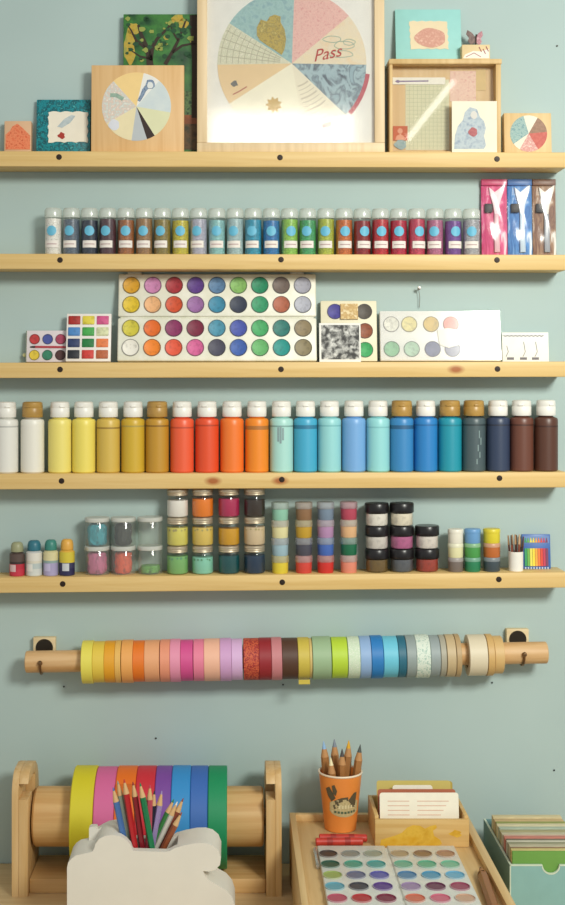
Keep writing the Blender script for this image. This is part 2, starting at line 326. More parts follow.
# glass fronted wooden case
d0 = 2.08 - 0.068; k = d0 / F; xa, xb = X(389.5, d0), X(501, d0); zc = shz(0, (xa + xb) / 2); pyc = VY - (zc - EZ) * F / d0; hc = (pyc - 59) * k
t = thing('display_case', 'shallow wooden display case with glass front and paper scraps inside', 'display case', ((xa + xb) / 2, 0, zc)); hw = (xb - xa) / 2
cw = wood('d9b87e', 'c9a468', 2); s = 0.008
b = BM(); box(b, -hw, -hw + s * .6, -0.068, -0.028, 0, hc - s, 0.0006); box(b, hw - s, hw, -0.068, -0.028, 0, hc - s, 0.0006); box(b, -hw + s * .6, hw - s, -0.068, -0.028, 0, s * .4, 0.0006); obj('case_frame', b, cw, t)
b = BM(); box(b, -hw - 0.001, hw + 0.001, -0.070, -0.027, hc - s, hc, 0.001); obj('case_top', b, cw, t)
b = BM(); box(b, -hw + s * .6, hw - s, -0.050, -0.0285, s * .4, hc - s); obj('back_board', b, wood('dcbc86', 'd0ab70', 2), t)
pc = (389.5 + 501) / 2
def Lc(px, py): return ((px - pc) * k, (pyc - py) * k)
def rect(x0, y0, x1, y1_): return [Lc(x0, y1_), Lc(x1, y1_), Lc(x1, y0), Lc(x0, y0)]
def cs(name, pts, y, m, parent=t):
    b = BM(); prism(b, pts, y, y - .0006); return obj(name, b, m, parent)
g = cs('grid_paper', rect(407, 77, 451, 148), -0.0500, mat('dad6b4', .8))
b = BM()
for x in range(411, 450, 4): stroke(b, [Lc(x, 77.5), Lc(x, 147.5)], .35 * k, -.0506, .0002)
for y in range(80, 147, 4): stroke(b, [Lc(407.5, y), Lc(450.5, y)], .35 * k, -.0506, .0002)
obj('grid_lines', b, mat('c0c29c', .8), g)
r_ = cs('thermometer_strip', rect(394, 75, 447, 82), -0.0510, mat('f0ebdc', .7))
b = BM(); stroke(b, [Lc(397, 79), Lc(430, 78.6)], 1.3 * k, -.0516, .0003); prism(b, Lp(Lc, blob(399, 79, 2.2, 1.4, 10)), -.0516, -.0520); obj('purple_line', b, mat('8a7898', .7), r_)
cs('pink_tag', rect(452, 68.5, 478, 99), -0.0502, pat(['e2b8a4', 'eacab4', 'dca898'], 240))
cs('plain_card', rect(478, 66, 488, 88), -0.0502, mat('dcc088', .8))
st_ = cs('postage_stamp', rect(394.5, 124, 409, 138.5), -0.0510, mat('c9653c', .8))
b = BM(); prism(b, Lp(Lc, blob(401.5, 129, 2.6, 2.8, 14, .05)), -.0516, -.0519); prism(b, Lp(Lc, [(396.5, 138), (398, 134), (401.5, 132), (405, 134), (407, 138)]), -.0516, -.0519); obj('bust_print', b, mat('e2a080', .8), st_)
cs('blue_flower_scrap', Lp(Lc, blob(402, 142.5, 6, 5, 20, .1)), -0.0512, pat(['9fb2b0', '86a0a2'], 300))
b = BM(); box(b, -hw + s * .6, hw - s, -0.0005, 0.0005, 0, hc - s * 1.5); o = obj('glass_pane', b, glass(refl=0.05, rough=0.03), t); o.location = (0, -0.0655, s * .5); o.rotation_euler = (-0.08, 0, 0)
# card with the figure, leaning on the case front
t, L, w, h, k2 = lean('art_card', 'white card printed with a blue grey cloaked woman, against the display case', 'card', 0, 452, 497, 101, 150.8, -0.0705, 0.012, 0.0015, mat('efe8d2', .8), 'card', 0.0)
b = BM(); prism(b, Lp(L, [(454, 149), (455, 136), (458, 126), (463, 120), (465, 112), (470, 107), (477, 109), (480, 117), (484, 121), (486, 128), (484, 136), (486, 145), (484, 149)]), -.0015, -.0018)
obj('figure_print', b, pat(['9fb0bc', 'b9c4c8', '8c9cae'], 140), t)
b = BM(); prism(b, Lp(L, blob(473, 132, 4.5, 4.5, 16, .08)), -.0018, -.0022); prism(b, Lp(L, blob(474, 115, 3.4, 4, 14, .03)), -.0018, -.0021, 1); obj('rose_print', b, [pat(['b86a6a', 'a04c54'], 300), mat('d8d4cc', .8)], t)
# on top of the case
ztop = zc + hc
t, L, w, h, k2 = lean('mounted_print', 'aqua panel with a deckled cream print and pink oval, atop the display case', 'art panel', 0, 396, 462, 7.5, 59, -0.040, 0.15, 0.005, mat('98d0ca', .6), 'panel', .0006, zbase=ztop)
dk = []
for (x0, y0, x1, y1_) in ((410, 20, 448, 20), (448, 20, 449, 49), (449, 49, 411, 49), (411, 49, 410, 20)):
    for i in range(9): dk.append((x0 + (x1 - x0) * i / 9 + .5 * math.sin(i * 2.9), y0 + (y1_ - y0) * i / 9 + .5 * math.cos(i * 3.3)))
b = BM(); prism(b, Lp(L, dk), -.005, -.0056); dp = obj('deckled_print', b, mat('e6d4b0', .8), t)
b = BM(); prism(b, Lp(L, blob(431, 37.5, 15.5, 10, 26, .04)), -.0056, -.0060); obj('pink_oval', b, pat(['d9a894', 'c9907e', 'e2b8a2'], 160), dp)
t, L, w, h, k2 = lean('trinket_block', 'tiny wooden block with a white sketched print, under the butterfly ornament', 'art block', 0, 462, 490, 44.5, 58.6, -0.038, 0.0, 0.02, mat('e0c796', .6), 'block', .001, zbase=ztop)
b = BM(); prism(b, Lp(L, [(463, 58.3), (465, 54.5), (473, 51), (480, 51.5), (489, 49), (489, 58.3)]), -.02, -.0203); obj('white_print', b, mat('efe9dc', .8), t)
b = BM(); stroke(b, Lp(L, [(466, 57), (474, 53), (481, 57)]), .6 * k2, -.0203, .0002)
for q in ((479, 47), (483, 49), (486, 46.5)): stroke(b, Lp(L, [q, (q[0] + 2.5, q[1] + 5)]), .8 * k2, -.0203, .0002)
obj('sketch_lines', b, mat('a0545c', .8), t)
zb = ztop + h; xbt = X(476, 2.03)
t = thing('butterfly_ornament', 'small pink and brown butterfly ornament perched on the tiny block', 'ornament', (xbt, -0.048, zb), (0, 0, 0.25))
b = BM(); tube(b, [(0, 0, 0), (0, 0, .013), (.001, -.001, .018)], .0013, 8, r1=.0016); obj('body', b, mat('3a2a24', .6), t)
for sgn, m in ((-1, pat(['5a4844', '8f7670'], 200)), (1, pat(['cc9aa0', 'b47a84', 'e4c0c0'], 200))):
    b = BM(); prism(b, [(0, .006), (sgn * .007, .002), (sgn * .0125, .008), (sgn * .0105, .013), (sgn * .0150, .019), (sgn * .013, .0255), (sgn * .006, .021), (0, .013)], -.0006, .0006)
    o = obj('wing', b, m, t); o.rotation_euler = (0, 0, sgn * .35)
t, L, w, h, k = lean('art_block', 'small wooden block with a teal and red paper wheel, right end of top shelf', 'art block', 0, 504.5, 552, 113, 151.2, -0.034, 0.08, 0.015, wood('e2c590', 'd6b47c', 2), 'block', .001)
wheel(t, L, k, -.015, (529, 134), 18.5, [(105, 215, pat(['7fa6a6', '9fbab4', '5c8a94'], 300)), (60, 105, mat('efe8d4', .8)), (5, 60, pat(['8a6a54', 'a5806a'], 200)), (-60, 5, pat(['b8524a', 'cc6a5c'], 200)), (-120, -60, pat(['e0b8ae', 'c98a84', 'ecd8cc'], 240)), (-145, -120, mat('efe4d0', .8))])

# ---------------------------------------------------------------- shelf 2: glitter vials
VC = [('white', 'ece9dc'), ('dark grey blue', '56626f'), ('navy', '2b3340'), ('dark plum', '4a3138'), ('copper brown', '8f5a34'), ('tan brown', '8a6a46'), ('olive brown', '7c6f3a'), ('yellow gold', 'b2a534'),
      ('silver lilac', '9f9fae'), ('pale aqua', '7fb0ae'), ('grey aqua', '95aeb0'), ('teal blue', '2f86a0'), ('strong blue', '2a6aa0'), ('lime green', '7fae4a'), ('green', '3f8f5a'), ('yellow green', '9aa53c'),
      ('orange copper', 'b5602c'), ('dark red', '7c1f22'), ('red', 'a5262c'), ('crimson', 'a01f38'), ('rose red', 'a8384e'), ('mauve', 'a0607c'), ('purple', '6a4486'), ('grey silver', '96969a')]
SPK = {}
def sparkle(c):
    """glitter: fine flakes brighter and darker than the main colour"""
    r, g, bb = [int(c[i:i+2], 16) for i in (0, 2, 4)]
    f = lambda q: ''.join('%02x' % max(0, min(255, int(v * q))) for v in (r, g, bb))
    return pat([f(.72), f(1.0), f(1.5)], 900, detail=1, rough=.35)
def decal_disc(bm, r, ca, z, rad, mi=0, off=.0003):
    t_ = bmesh.new(); n = 18; rings = []
    for q in (0, .5, 1):
        rings.append([t_.verts.new(((r + off) * math.cos(ca + q * rad / r * math.cos(2*PI*i/n)), (r + off) * math.sin(ca + q * rad / r * math.cos(2*PI*i/n)), z + q * rad * math.sin(2*PI*i/n))) for i in range(n if q else 1)])
    for i in range(n):
        t_.faces.new([rings[0][0], rings[1][i], rings[1][(i+1) % n]]); t_.faces.new([rings[1][i], rings[2][i], rings[2][(i+1) % n], rings[1][(i+1) % n]])
    merge(bm, t_, mi)
def decal_rect(bm, r, a0, a1, z0, z1, mi=0, off=.0003): lathe(bm, [(r + off, z0), (r + off, z1)], segs=8, a0=a0, a1=a1, mi=mi)
vr = 0.0134; vh = 0.0722; yv = -0.08 + 0.007 + vr
CAPM = glass('f0f4f0', 0.08, .2, haze=0.45, hazecol='eef2ea', edge=.2); VG = glass(refl=0.06, rough=.10, edge=.38)
LBL = mat('e9e2da', .6); DOT = mat('63b4d2', .5); LTXT = mat('b89a9a', .7)
for i, (nm, c) in enumerate(VC):
    px = 53.3 + i * 18.17; x = X(px, 2.08 + yv)
    pv = VC[i-1][0] if i else None; nx = VC[i+1][0] if i < 23 else None
    lb = 'clear vial of %s glitter, ' % nm + ('leftmost of the row on the second shelf' if not i else ('between the %s and %s vials' % (pv, nx) if nx else 'last of the row before the pink packet'))
    t = thing('glitter_vial', lb, 'vial', (x, yv, shz(1, x)), (0, 0, random.uniform(-.25, .25)), 'glitter vials on the second shelf')
    b = BM(); lathe(b, [(0, 0), (vr - .001, 0), (vr, .001), (vr, .0575), (vr - .0005, .058)]); obj('bottle', b, VG, t)
    fh = .0555 - (i * 7 % 5) * .0007
    b = BM(); lathe(b, [(0, .0008), (vr - .0012, .0008), (vr - .0008, .002), (vr - .0008, fh), (0, fh + .0006)]); obj('glitter', b, sparkle(c), t)
    b = BM(); lathe(b, [(vr + .0002, .0572), (vr + .0003, .058), (vr + .0001, .0685), (vr - .0010, .0708), (vr * .84, vh), (0, vh)]); lathe(b, [(vr + .0002, .0572), (0, .0572)]); obj('cap', b, CAPM, t)
    b = BM(); decal_disc(b, vr, -PI/2, .0365, .0078); obj('round_label', b, DOT, t)
    b = BM(); decal_rect(b, vr, -PI/2 - .85, -PI/2 + .85, .0105, .0215); decal_rect(b, vr, -PI/2 - .6, -PI/2 + .6, .0152, .0166, 1, .0005); obj('paper_label', b, [LBL, LTXT], t)
# packets
for i, (nm, px0, px1, c, c2, hc_) in enumerate((('pink', 483, 509, 'e0588e', 'f6dde4', 'c83a70'), ('blue', 509.5, 534, '5c98d8', 'eaf2f8', '3a70b4'), ('brown', 534.5, 558, 'a88468', 'f4f0e8', '7a5646'))):
    t, L, w, h, k = lean('brush_packet', 'narrow %s cellophane packet holding a pale flared brush, right end of second shelf' % nm, 'packet', 1, px0, px1, 178, 254, -0.036, 0.06, 0.012, None, group='brush packets on the second shelf')
    b = BM(); n = 10
    tt = bmesh.new(); rows = []
    for j in range(15):
        v = j / 14; row = []
        for s_ in range(n + 1):
            u = s_ / n; bulge = math.sin(PI * u) ** .6 * min(1, 5 * v, 6 * (1 - v)) * .0055
            row.append(tt.verts.new(((u - .5) * w * (1 - .03 * math.sin(v * 9)), -.0065 - bulge + .0012 * math.sin(7 * u + 11 * v + i), v * h)))
        rows.append(row)
    for a, bb in zip(rows, rows[1:]):
        for s_ in range(n): tt.faces.new([a[s_], a[s_+1], bb[s_+1], bb[s_]])
    merge(b, tt); obj('cellophane', b, glass('ffffff', 0.07, .2, edge=.3), t)
    b = BM(); box(b, -w/2, w/2, -.0022, -.0006, 0, h, .0006); obj('backing', b, pat([c, hc_, c, c2], 90, (1, 1, .22), distort=1.2), t)
    b = BM(); box(b, -w/2, w/2, -.0060, -.0022, h - .010, h, .001); obj('folded_top', b, mat(hc_, .4), t)
    q = (px0 + px1) / 2 + 1.5
    b = BM(); prism(b, Lp(L, [(q - 7, 186), (q - 5.5, 187), (q - 1, 191), (q + 4, 187), (q + 9, 183.5), (q + 8, 190), (q + 3.5, 204), (q + 2.5, 214), (q - 1.5, 214), (q - 3, 204), (q - 6, 192)]), -.0024, -.0055, 0, .0008); br = obj('bristles', b, mat(c2, .5), t)
    b = BM(); prism(b, Lp(L, [(q - 1.8, 213), (q + 2.6, 213), (q + 3.2, 230), (q + 3.6, 252), (q - 2, 252), (q - 2, 230)]), -.0024, -.0062, 0, .001); obj('handle', b, mat(['dcb0b8', 'c0d2e2', '9a9ea6'][i], .3), t)
    b = BM(); prism(b, Lp(L, [(px0 + 3, 203), (px0 + 11, 203), (px0 + 11, 212), (px0 + 3, 212)]), -.0050, -.0066, 0, .0005); obj('sticker', b, mat('241f22', .5), t)

# ---------------------------------------------------------------- shelf 3: palettes
def pan(t, L, k, px, py, r, c, y, square=None, rim='e9e6da'):
    b = BM(); cx, cz = L(px, py)
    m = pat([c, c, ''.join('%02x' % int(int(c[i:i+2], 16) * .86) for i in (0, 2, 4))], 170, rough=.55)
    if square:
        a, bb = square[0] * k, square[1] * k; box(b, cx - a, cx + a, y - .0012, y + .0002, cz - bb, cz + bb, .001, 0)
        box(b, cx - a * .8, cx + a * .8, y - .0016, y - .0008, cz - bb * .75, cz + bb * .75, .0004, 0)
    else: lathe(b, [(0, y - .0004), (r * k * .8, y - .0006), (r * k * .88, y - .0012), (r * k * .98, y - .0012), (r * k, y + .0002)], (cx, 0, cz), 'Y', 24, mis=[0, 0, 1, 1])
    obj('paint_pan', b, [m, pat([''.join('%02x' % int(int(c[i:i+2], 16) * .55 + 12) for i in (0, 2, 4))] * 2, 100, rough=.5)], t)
# clear lid edge + 2x3 set
t, L, w, h, k = lean('paint_set', 'low pan set of six round paints with a red brush, far left of middle shelf', 'paint set', 2, 26, 76, 331, 362.3, -0.036, 0.14, 0.008, mat('ddd3d6', .4), 'case')
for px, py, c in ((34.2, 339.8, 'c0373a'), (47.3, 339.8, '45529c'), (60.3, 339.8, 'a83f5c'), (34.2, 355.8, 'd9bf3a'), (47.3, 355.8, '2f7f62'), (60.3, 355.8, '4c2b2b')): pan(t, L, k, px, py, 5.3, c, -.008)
b = BM(); stroke(b, Lp(L, [(30, 347.7), (35, 347.6)]), 1.2 * k, -.008, .0014, 1, 2.2 * k); stroke(b, Lp(L, [(35, 347.6), (68, 347.9)]), 2 * k, -.008, .0016, 0); obj('brush', b, [mat('b03a44', .4), mat('2e2020', .6)], t, 'thin red brush between the two rows')
b = BM(); box(b, -w/2 - .0008, -w/2, -.010, .0015, 0, h * .98); obj('lid', b, glass('dfeed8', .12, .1, .25, 'b9c8a0'), t, 'clear plastic lid folded back')
b = BM(); lathe(b, [(0, -.001), (.003, 0), (.003, .003), (0, .004)], (-w/2 - .0035, -.002, .012), 'Y', 12); obj('clasp', b, mat('d8d09a', .4), t, 'pale yellow clasp')
t, L, w, h, k = lean('paint_set', 'white tray of twelve square paints in four rows, overlapping the low set', 'paint set', 2, 65.5, 110.5, 314.2, 362.3, -0.053, 0.22, 0.008, mat('ece6e0', .4), 'case')
for j, row in enumerate((('a82820', 'e0cf48', 'd2588c'), ('4a86c4', '45a84e', 'd8dcb0'), ('2a3a66', '1f7a3e', 'e8804a'), ('20242e', 'cc3a34', 'b8623c'))):
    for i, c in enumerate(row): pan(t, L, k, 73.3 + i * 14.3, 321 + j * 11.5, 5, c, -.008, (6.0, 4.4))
# big palette
t, L, w, h, k = lean('paint_palette', 'large white palette of thirty-six round paint pans in four rows', 'paint palette', 2, 117, 317, 273.8, 362.3, -0.055, 0.2, 0.010, None)
b = BM(); hh = h / 2
box(b, -w/2, w/2, -.010, 0, 0, hh - .001, .0025, 0, 3); box(b, -w/2, w/2, -.010, 0, hh + .001, h, .0025, 0, 3); box(b, -w/2 + .004, w/2 - .004, -.006, -.001, hh - .003, hh + .003); obj('case', b, pat(['eae9da', 'e0dfcc', 'eeece0'], 30, rough=.4), t)
for px in (133, 298):
    b = BM(); x_, z_ = L(px, 273); box(b, x_ - .011, x_ + .011, -.006, -.001, z_ - .003, z_ + .0035, .001); obj('hinge', b, mat('dcdccc', .4), t)
BP = [('d6a02a', 'c884b4', 'a8303a', '5c3a8a', '5a80a8', '85b866', '1f8a62', '70625c', 'a5a6b4'), ('e0c02c', 'e8b07c', 'd0502c', '9a6aa4', '3a88a8', '343c50', '35986a', 'b0644a', 'b2b4c0'),
      ('d0c440', 'e26a20', '8a2f60', '7c2440', '4a92ac', '4656aa', '46a866', '2f7a72', '8f7f60'), ('eae6da', 'ee8424', 'e2583c', 'd46298', '4a4a5c', '3c60ac', '66b26c', '22948c', '8c8060')]
for j, row in enumerate(BP):
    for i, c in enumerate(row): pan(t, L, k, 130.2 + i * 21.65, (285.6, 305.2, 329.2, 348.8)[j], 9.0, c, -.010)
# small palette with patterned strip
t, L, w, h, k = lean('paint_palette', 'small cream palette of round pans, partly behind a black and white photo', 'paint palette', 2, 321, 377.5, 301, 362, -0.042, 0.14, 0.009, mat('e6dfc2', .5), 'case', .0015)
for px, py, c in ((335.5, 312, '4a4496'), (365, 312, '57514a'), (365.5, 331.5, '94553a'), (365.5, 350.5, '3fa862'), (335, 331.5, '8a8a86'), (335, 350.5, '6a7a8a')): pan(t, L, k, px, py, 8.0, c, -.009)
b = BM(); prism(b, Lp(L, [(341, 304.5), (358.5, 304.5), (358.5, 320), (341, 320)]), -.009, -.0125); obj('patterned_strip', b, pat(['e0c890', 'c09a5c', 'ecdcb0'], 200), t)
t, L, w, h, k = lean('photograph', 'small black and white photo with white border, against the cream palette', 'photo', 2, 319.5, 361, 323, 362, -0.058, 0.14, 0.0015, mat('e9e7e0', .5), 'print', 0.0)
b = BM(); prism(b, Lp(L, [(321.5, 325), (359.5, 325), (359.5, 359.5), (321.5, 359.5)]), -.0015, -.0018); obj('picture', b, pat(['262626', '4a4a48', 'a8a8a4', 'deded8'], 120, detail=8, lo=.33, hi=.68, distort=.3), t)
# white palette with clear lid
PAL_ANG = 0.17
t, L, w, h, k = lean('paint_palette', 'white palette under a shiny clear lid, only some pans showing', 'paint palette', 2, 380.5, 501.5, 311.5, 361.6, -0.045, PAL_ANG, 0.009, mat('f4f3ec', .35), 'case', .002)
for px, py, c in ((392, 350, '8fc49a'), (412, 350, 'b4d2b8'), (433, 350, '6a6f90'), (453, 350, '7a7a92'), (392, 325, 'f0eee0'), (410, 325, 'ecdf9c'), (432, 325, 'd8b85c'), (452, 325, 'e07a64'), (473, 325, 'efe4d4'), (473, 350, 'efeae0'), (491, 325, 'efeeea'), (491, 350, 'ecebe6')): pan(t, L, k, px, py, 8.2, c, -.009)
b = BM(); box(b, -w/2 + .001, w/2 - .001, -.0138, -.0128, .001, h - .001); obj('lid', b, glass(refl=0.06, rough=0.10, haze=.05), t, 'shiny clear plastic lid')
b = BM(); prism(b, Lp(L, [(438, 331), (449, 329), (459, 331), (459, 346), (449, 349), (440, 346)]), -.0106, -.0112); obj('paper_sticker', b, mat('f2ecdc', .6), t)
t, L, w, h, k = lean('sketch_card', 'small white card with grey sketched lines, right end of middle shelf', 'card', 2, 502.5, 549, 332.5, 361.2, -0.036, 0.10, 0.003, mat('f2f0e8', .7), 'card', .0003)
b = BM(); rd = random.Random(9)
stroke(b, Lp(L, [(504 + i * 2, 335.5 + (i % 2) * 1.0) for i in range(21)]), .9 * k, -.003, .0003)
for q in (507, 524, 536): stroke(b, Lp(L, [(q, 346 - (q % 3) * 2), (q + 1.5, 352), (q - 1, 357)]), .6 * k, -.003, .0003)
for q in (507, 520, 532): prism(b, Lp(L, [(q, 357.5), (q + 7, 357.5), (q + 7, 360), (q, 360)]), -.003, -.0033)
obj('sketch_lines', b, mat('77757a', .8), t)

# ---------------------------------------------------------------- shelf 4: paint bottles
PB = [(6, 'white', 'e3e2da', 'w', 'bdbdb8'), (32, 'off-white', 'e9e6da', 'o', None), (59.5, 'pale lemon', 'ecdd78', 'w', None), (83.5, 'lemon yellow', 'ecda66', 'w', None), (108, 'dull gold', 'd3b352', 'w', '9a7a34'), (132.8, 'mustard', 'cfab34', 'w', 'b09a4a'),
      (157, 'ochre', 'c0902f', 'o', '8a6420'), (182, 'coral red', 'ea5f3a', 'w', 'c24a30'), (207, 'red orange', 'e2512a', 'w', 'b84020'), (232, 'orange', 'ee7a2e', 'w', None), (257, 'amber orange', 'ee8a24', 'w', 'b07030'), (281.6, 'pale mint', 'a9d9d0', 'w', '7fa8a2'),
      (305.7, 'sky blue', '45a8cc', 'w', '2f7a9c'), (329.7, 'pale aqua', '94d2d4', 'w', '7cbcc0'), (354.2, 'periwinkle', '75a8dc', 'w', None), (378.3, 'light turquoise', '93d4d6', 'w', '80c0c4'), (402.2, 'medium blue', '3a86c0', 'o', '2a5f88'), (426.2, 'bright blue', '2c80c4', 'w', '246aa6'),
      (450.4, 'teal', '1f93a8', 'o', '187c8e'), (474.4, 'dark slate', '4a5a5e', 'o', '2f3c40'), (498.6, 'navy', '33405a', 'w', '2a3040'), (522.3, 'brown', '6a4032', 'w', '4a2a20'), (546.8, 'dark brown', '573629', 'w', '40241c')]
br = .0183; yb = -0.08 + .007 + br
for i, (px, nm, c, cap, ring) in enumerate(PB):
    x = X(px, 2.08 + yb - br * .3); rd = random.Random(i)
    lb = '%s acrylic paint bottle with %s cap, ' % (nm, 'white' if cap == 'w' else 'tan') + ('leftmost on the fourth shelf' if i == 0 else 'beside the %s bottle' % PB[i-1][1])
    t = thing('paint_bottle', lb, 'paint bottle', (x, yb, shz(3, x)), (0, 0, rd.uniform(-.4, .4)), 'acrylic paint bottles on the fourth shelf')
    H = .0838; zr = .0725 + rd.uniform(-.002, .002)
    rw = .006 if i in (10, 12, 16) else .0025
    prof = [(0, 0), (br - .002, 0), (br, .002), (br, zr - rw), (br, zr), (br, H - .004), (br - .0015, H - .001), (br - .005, H), (.011, H + .0012), (.011, H + .003)]
    mb = pat([c, c], 30, rough=.38); mr_ = mat(ring, .5) if ring else mb
    b = BM(); lathe(b, prof, segs=28, mis=[0, 0, 0, 1, 0, 0, 0, 0, 0]); obj('bottle', b, [mb, mr_], t)
    if i == 11:
        b = BM()
        for a, z0, z1 in ((-.35, .048, .07), (-.15, .045, .072), (.05, .05, .069)): decal_rect(b, br, -PI/2 + a, -PI/2 + a + .16, z0, z1)
        o = obj('dried_smear', b, mat('8aa2a4', .6), t)
    if i == 19:
        b = BM()
        for q in range(5): decal_rect(b, br, -PI/2 - .1 + .2 * (q % 2) + .05 * q, -PI/2 + .0 + .2 * (q % 2) + .05 * q, .012 + q * .010, .02 + q * .011)
        obj('paint_smear', b, mat('7f9494', .6), t)
    cm = mat('eeece4', .35) if cap == 'w' else pat(['be9850', 'aa8340'], 60, rough=.35)
    rc = .0150 if cap == 'w' else .0160
    b = BM(); lathe(b, [(0, H + .0025), (rc - .0006, H + .0025), (rc, H + .0035), (rc, H + .0160), (rc - .0003, H + .0165), (rc - .0003, H + .0172), (rc, H + .0177), (rc - .0006, H + .0252), (rc - .003, H + .0267), (0, H + .0270)], segs=24)
    cp = obj('cap', b, cm, t)
    b = BM(); box(b, -.004, .004, -rc - .0012, -rc + .002, H + .018, H + .0205, .0006); obj('lid_tab', b, cm, cp)

# ---------------------------------------------------------------- shelf 5
ys = -0.08 + .008
def yat(r): return ys + r
def kk(r): return (2.08 + ys + r * .7) / F
G5 = 'little craft paint bottles on the lowest shelf'
for i, (px0, px1, top, cc, bands, lb) in enumerate((
    (9, 24.5, 543, '9a9c78', ['c23448', 'b83040', '3a2c2c', '5a4a44', '4a3c38'], 'little paint bottle with khaki cap and red base, far left of lowest shelf'),
    (25.5, 42, 541.5, '2f6f80', ['cfd2cc', 'b8c4c2', 'd8d2c0', 'dedad0', 'c8c8c4'], 'little paint bottle with white label and dark teal cap'),
    (43, 58, 541, '3a8478', ['a8a0c4', 'a8a0c4', '90a8a4', 'd8cfa0', 'd2c898'], 'little paint bottle with cream and lavender label and green cap'),
    (59, 74.5, 540.5, 'e0a94a', ['2a2a52', '3a3a5a', 'd8c03a', 'd2c040', 'e0b048'], 'little paint bottle with amber cap and dark blue base, fourth in its row'))):
    r = (px1 - px0) / 2 * .00155; x = X((px0 + px1) / 2, 2.08 + yat(r) - r * .3); H = (576.5 - top) * .00155
    t = thing('craft_paint_bottle', lb, 'paint bottle', (x, yat(r), shz(4, x)), (0, 0, random.uniform(-.3, .3)), G5)
    b = BM(); hb_ = H * .70; lathe(b, [(0, 0), (r - .001, 0), (r, .001), (r, hb_ * .3), (r, hb_ * .52), (r, hb_ * .62), (r, hb_ * .94), (r * .8, hb_), (r * .6, hb_ + .001), (r * .6, hb_ + .003)], segs=20, mis=[0, 0, 0, 1, 2, 3, 4, 4, 4]); obj('bottle', b, [mat(q, .35) for q in bands], t)
    b = BM(); lathe(b, [(0, hb_ + .001), (r * .8, hb_ + .001), (r * .82, hb_ + .003), (r * .8, H * .88), (r * .7, H * .96), (r * .5, H), (0, H)], segs=18); obj('cap', b, mat(cc, .4), t)
    b = BM(); decal_rect(b, r, -PI/2 - .7, -PI/2 + .2, hb_ * .2, hb_ * .5); obj('label', b, mat(['d8b8b8', 'e4e2da', 'c0b8d8', 'c8ccd2'][i], .6), t)

def jar_stack(cols, px, r, zs, fn):
    pass
# 6 clear craft pots
def yarn(bm, r, z0, z1, seed, wrap=26):
    rd = random.Random(seed); pts = []
    for i in range(wrap * 8):
        a = i * .8 + rd.random() * .4; q = r * (.55 + .4 * rd.random()); pts.append((q * math.cos(a), q * math.sin(a), z0 + (z1 - z0) * rd.random()))
    t_ = bmesh.new(); bmesh.ops.create_icosphere(t_, subdivisions=3, radius=1)
    for v in t_.verts:
        n_ = 1 + .07 * math.sin(v.co.x * 9 + v.co.z * 14 + seed) + .05 * math.sin(v.co.y * 17 + seed * 2)
        q = max(math.hypot(v.co.x, v.co.y), 1e-6); rr_ = min(1, (q / .80)) * r * min(1, n_ * .95); zz_ = max(-1, min(1, v.co.z / .75)) * (1 - .12 * abs(math.sin(v.co.x * 7 + seed)) * (v.co.z > 0))
        v.co = Vector((v.co.x / q * rr_, v.co.y / q * rr_, (z0 + z1) / 2 + zz_ * (z1 - z0) / 2))
    merge(bm, t_)
G6 = 'clear craft pots on the lowest shelf'
pr = .0193; ph = 28.6 * .00155
fill6 = [[('teal yarn', '2f9cac', 1), ('dark green threads', '2c342c', 1), ('nothing but clear air', None, 0)], [('pink foam', 'c86a92', 1), ('orange red pieces', 'e25a34', 1), ('a little green glitter', '6aa84a', .4)]]
for j in (1, 0):
    for i, pxc in enumerate((97, 123.2, 150)):
        nm, c, fl = fill6[j][i]; x = X(pxc, 2.08 + yat(pr) - pr * .3); z0 = shz(4, X(123, 2.04)) - (x - X(123, 2.04)) * (-.0085) + (1 - j) * ph
        lb = 'clear plastic pot with white lid, ' + ('empty, at upper right of its stack' if c is None else 'holding %s' % nm)
        t = thing('craft_pot', lb, 'pot', (x, yat(pr), z0), (0, .0085 * -1, 0), G6)
        b = BM(); lathe(b, [(0, .0), (pr - .0015, 0), (pr - .0003, .0012), (pr - .0003, ph - .007), (pr - .001, ph - .006)], segs=28); obj('pot', b, glass('f6f8f4', .05, .08, .08, edge=.18), t)
        b = BM(); lathe(b, [(0, ph - .0065), (pr, ph - .0065), (pr + .0004, ph - .005), (pr + .0004, ph - .001), (pr - .0006, ph - .0001), (0, ph - .0001)], segs=28); obj('lid', b, glass('f4f4ee', .10, .25, .72, 'e4e6de'), t)
        if c:
            b = BM(); yarn(b, (pr - .003) * (.86 if i == 1 else .97), .001, (ph - .009) * (1 if fl == 1 else fl) , i + j * 3); obj('contents', b, pat([c, c, ''.join('%02x' % int(int(c[q:q+2], 16) * .7) for q in (0, 2, 4))], 220, (1, 1, .5)), t, nm)
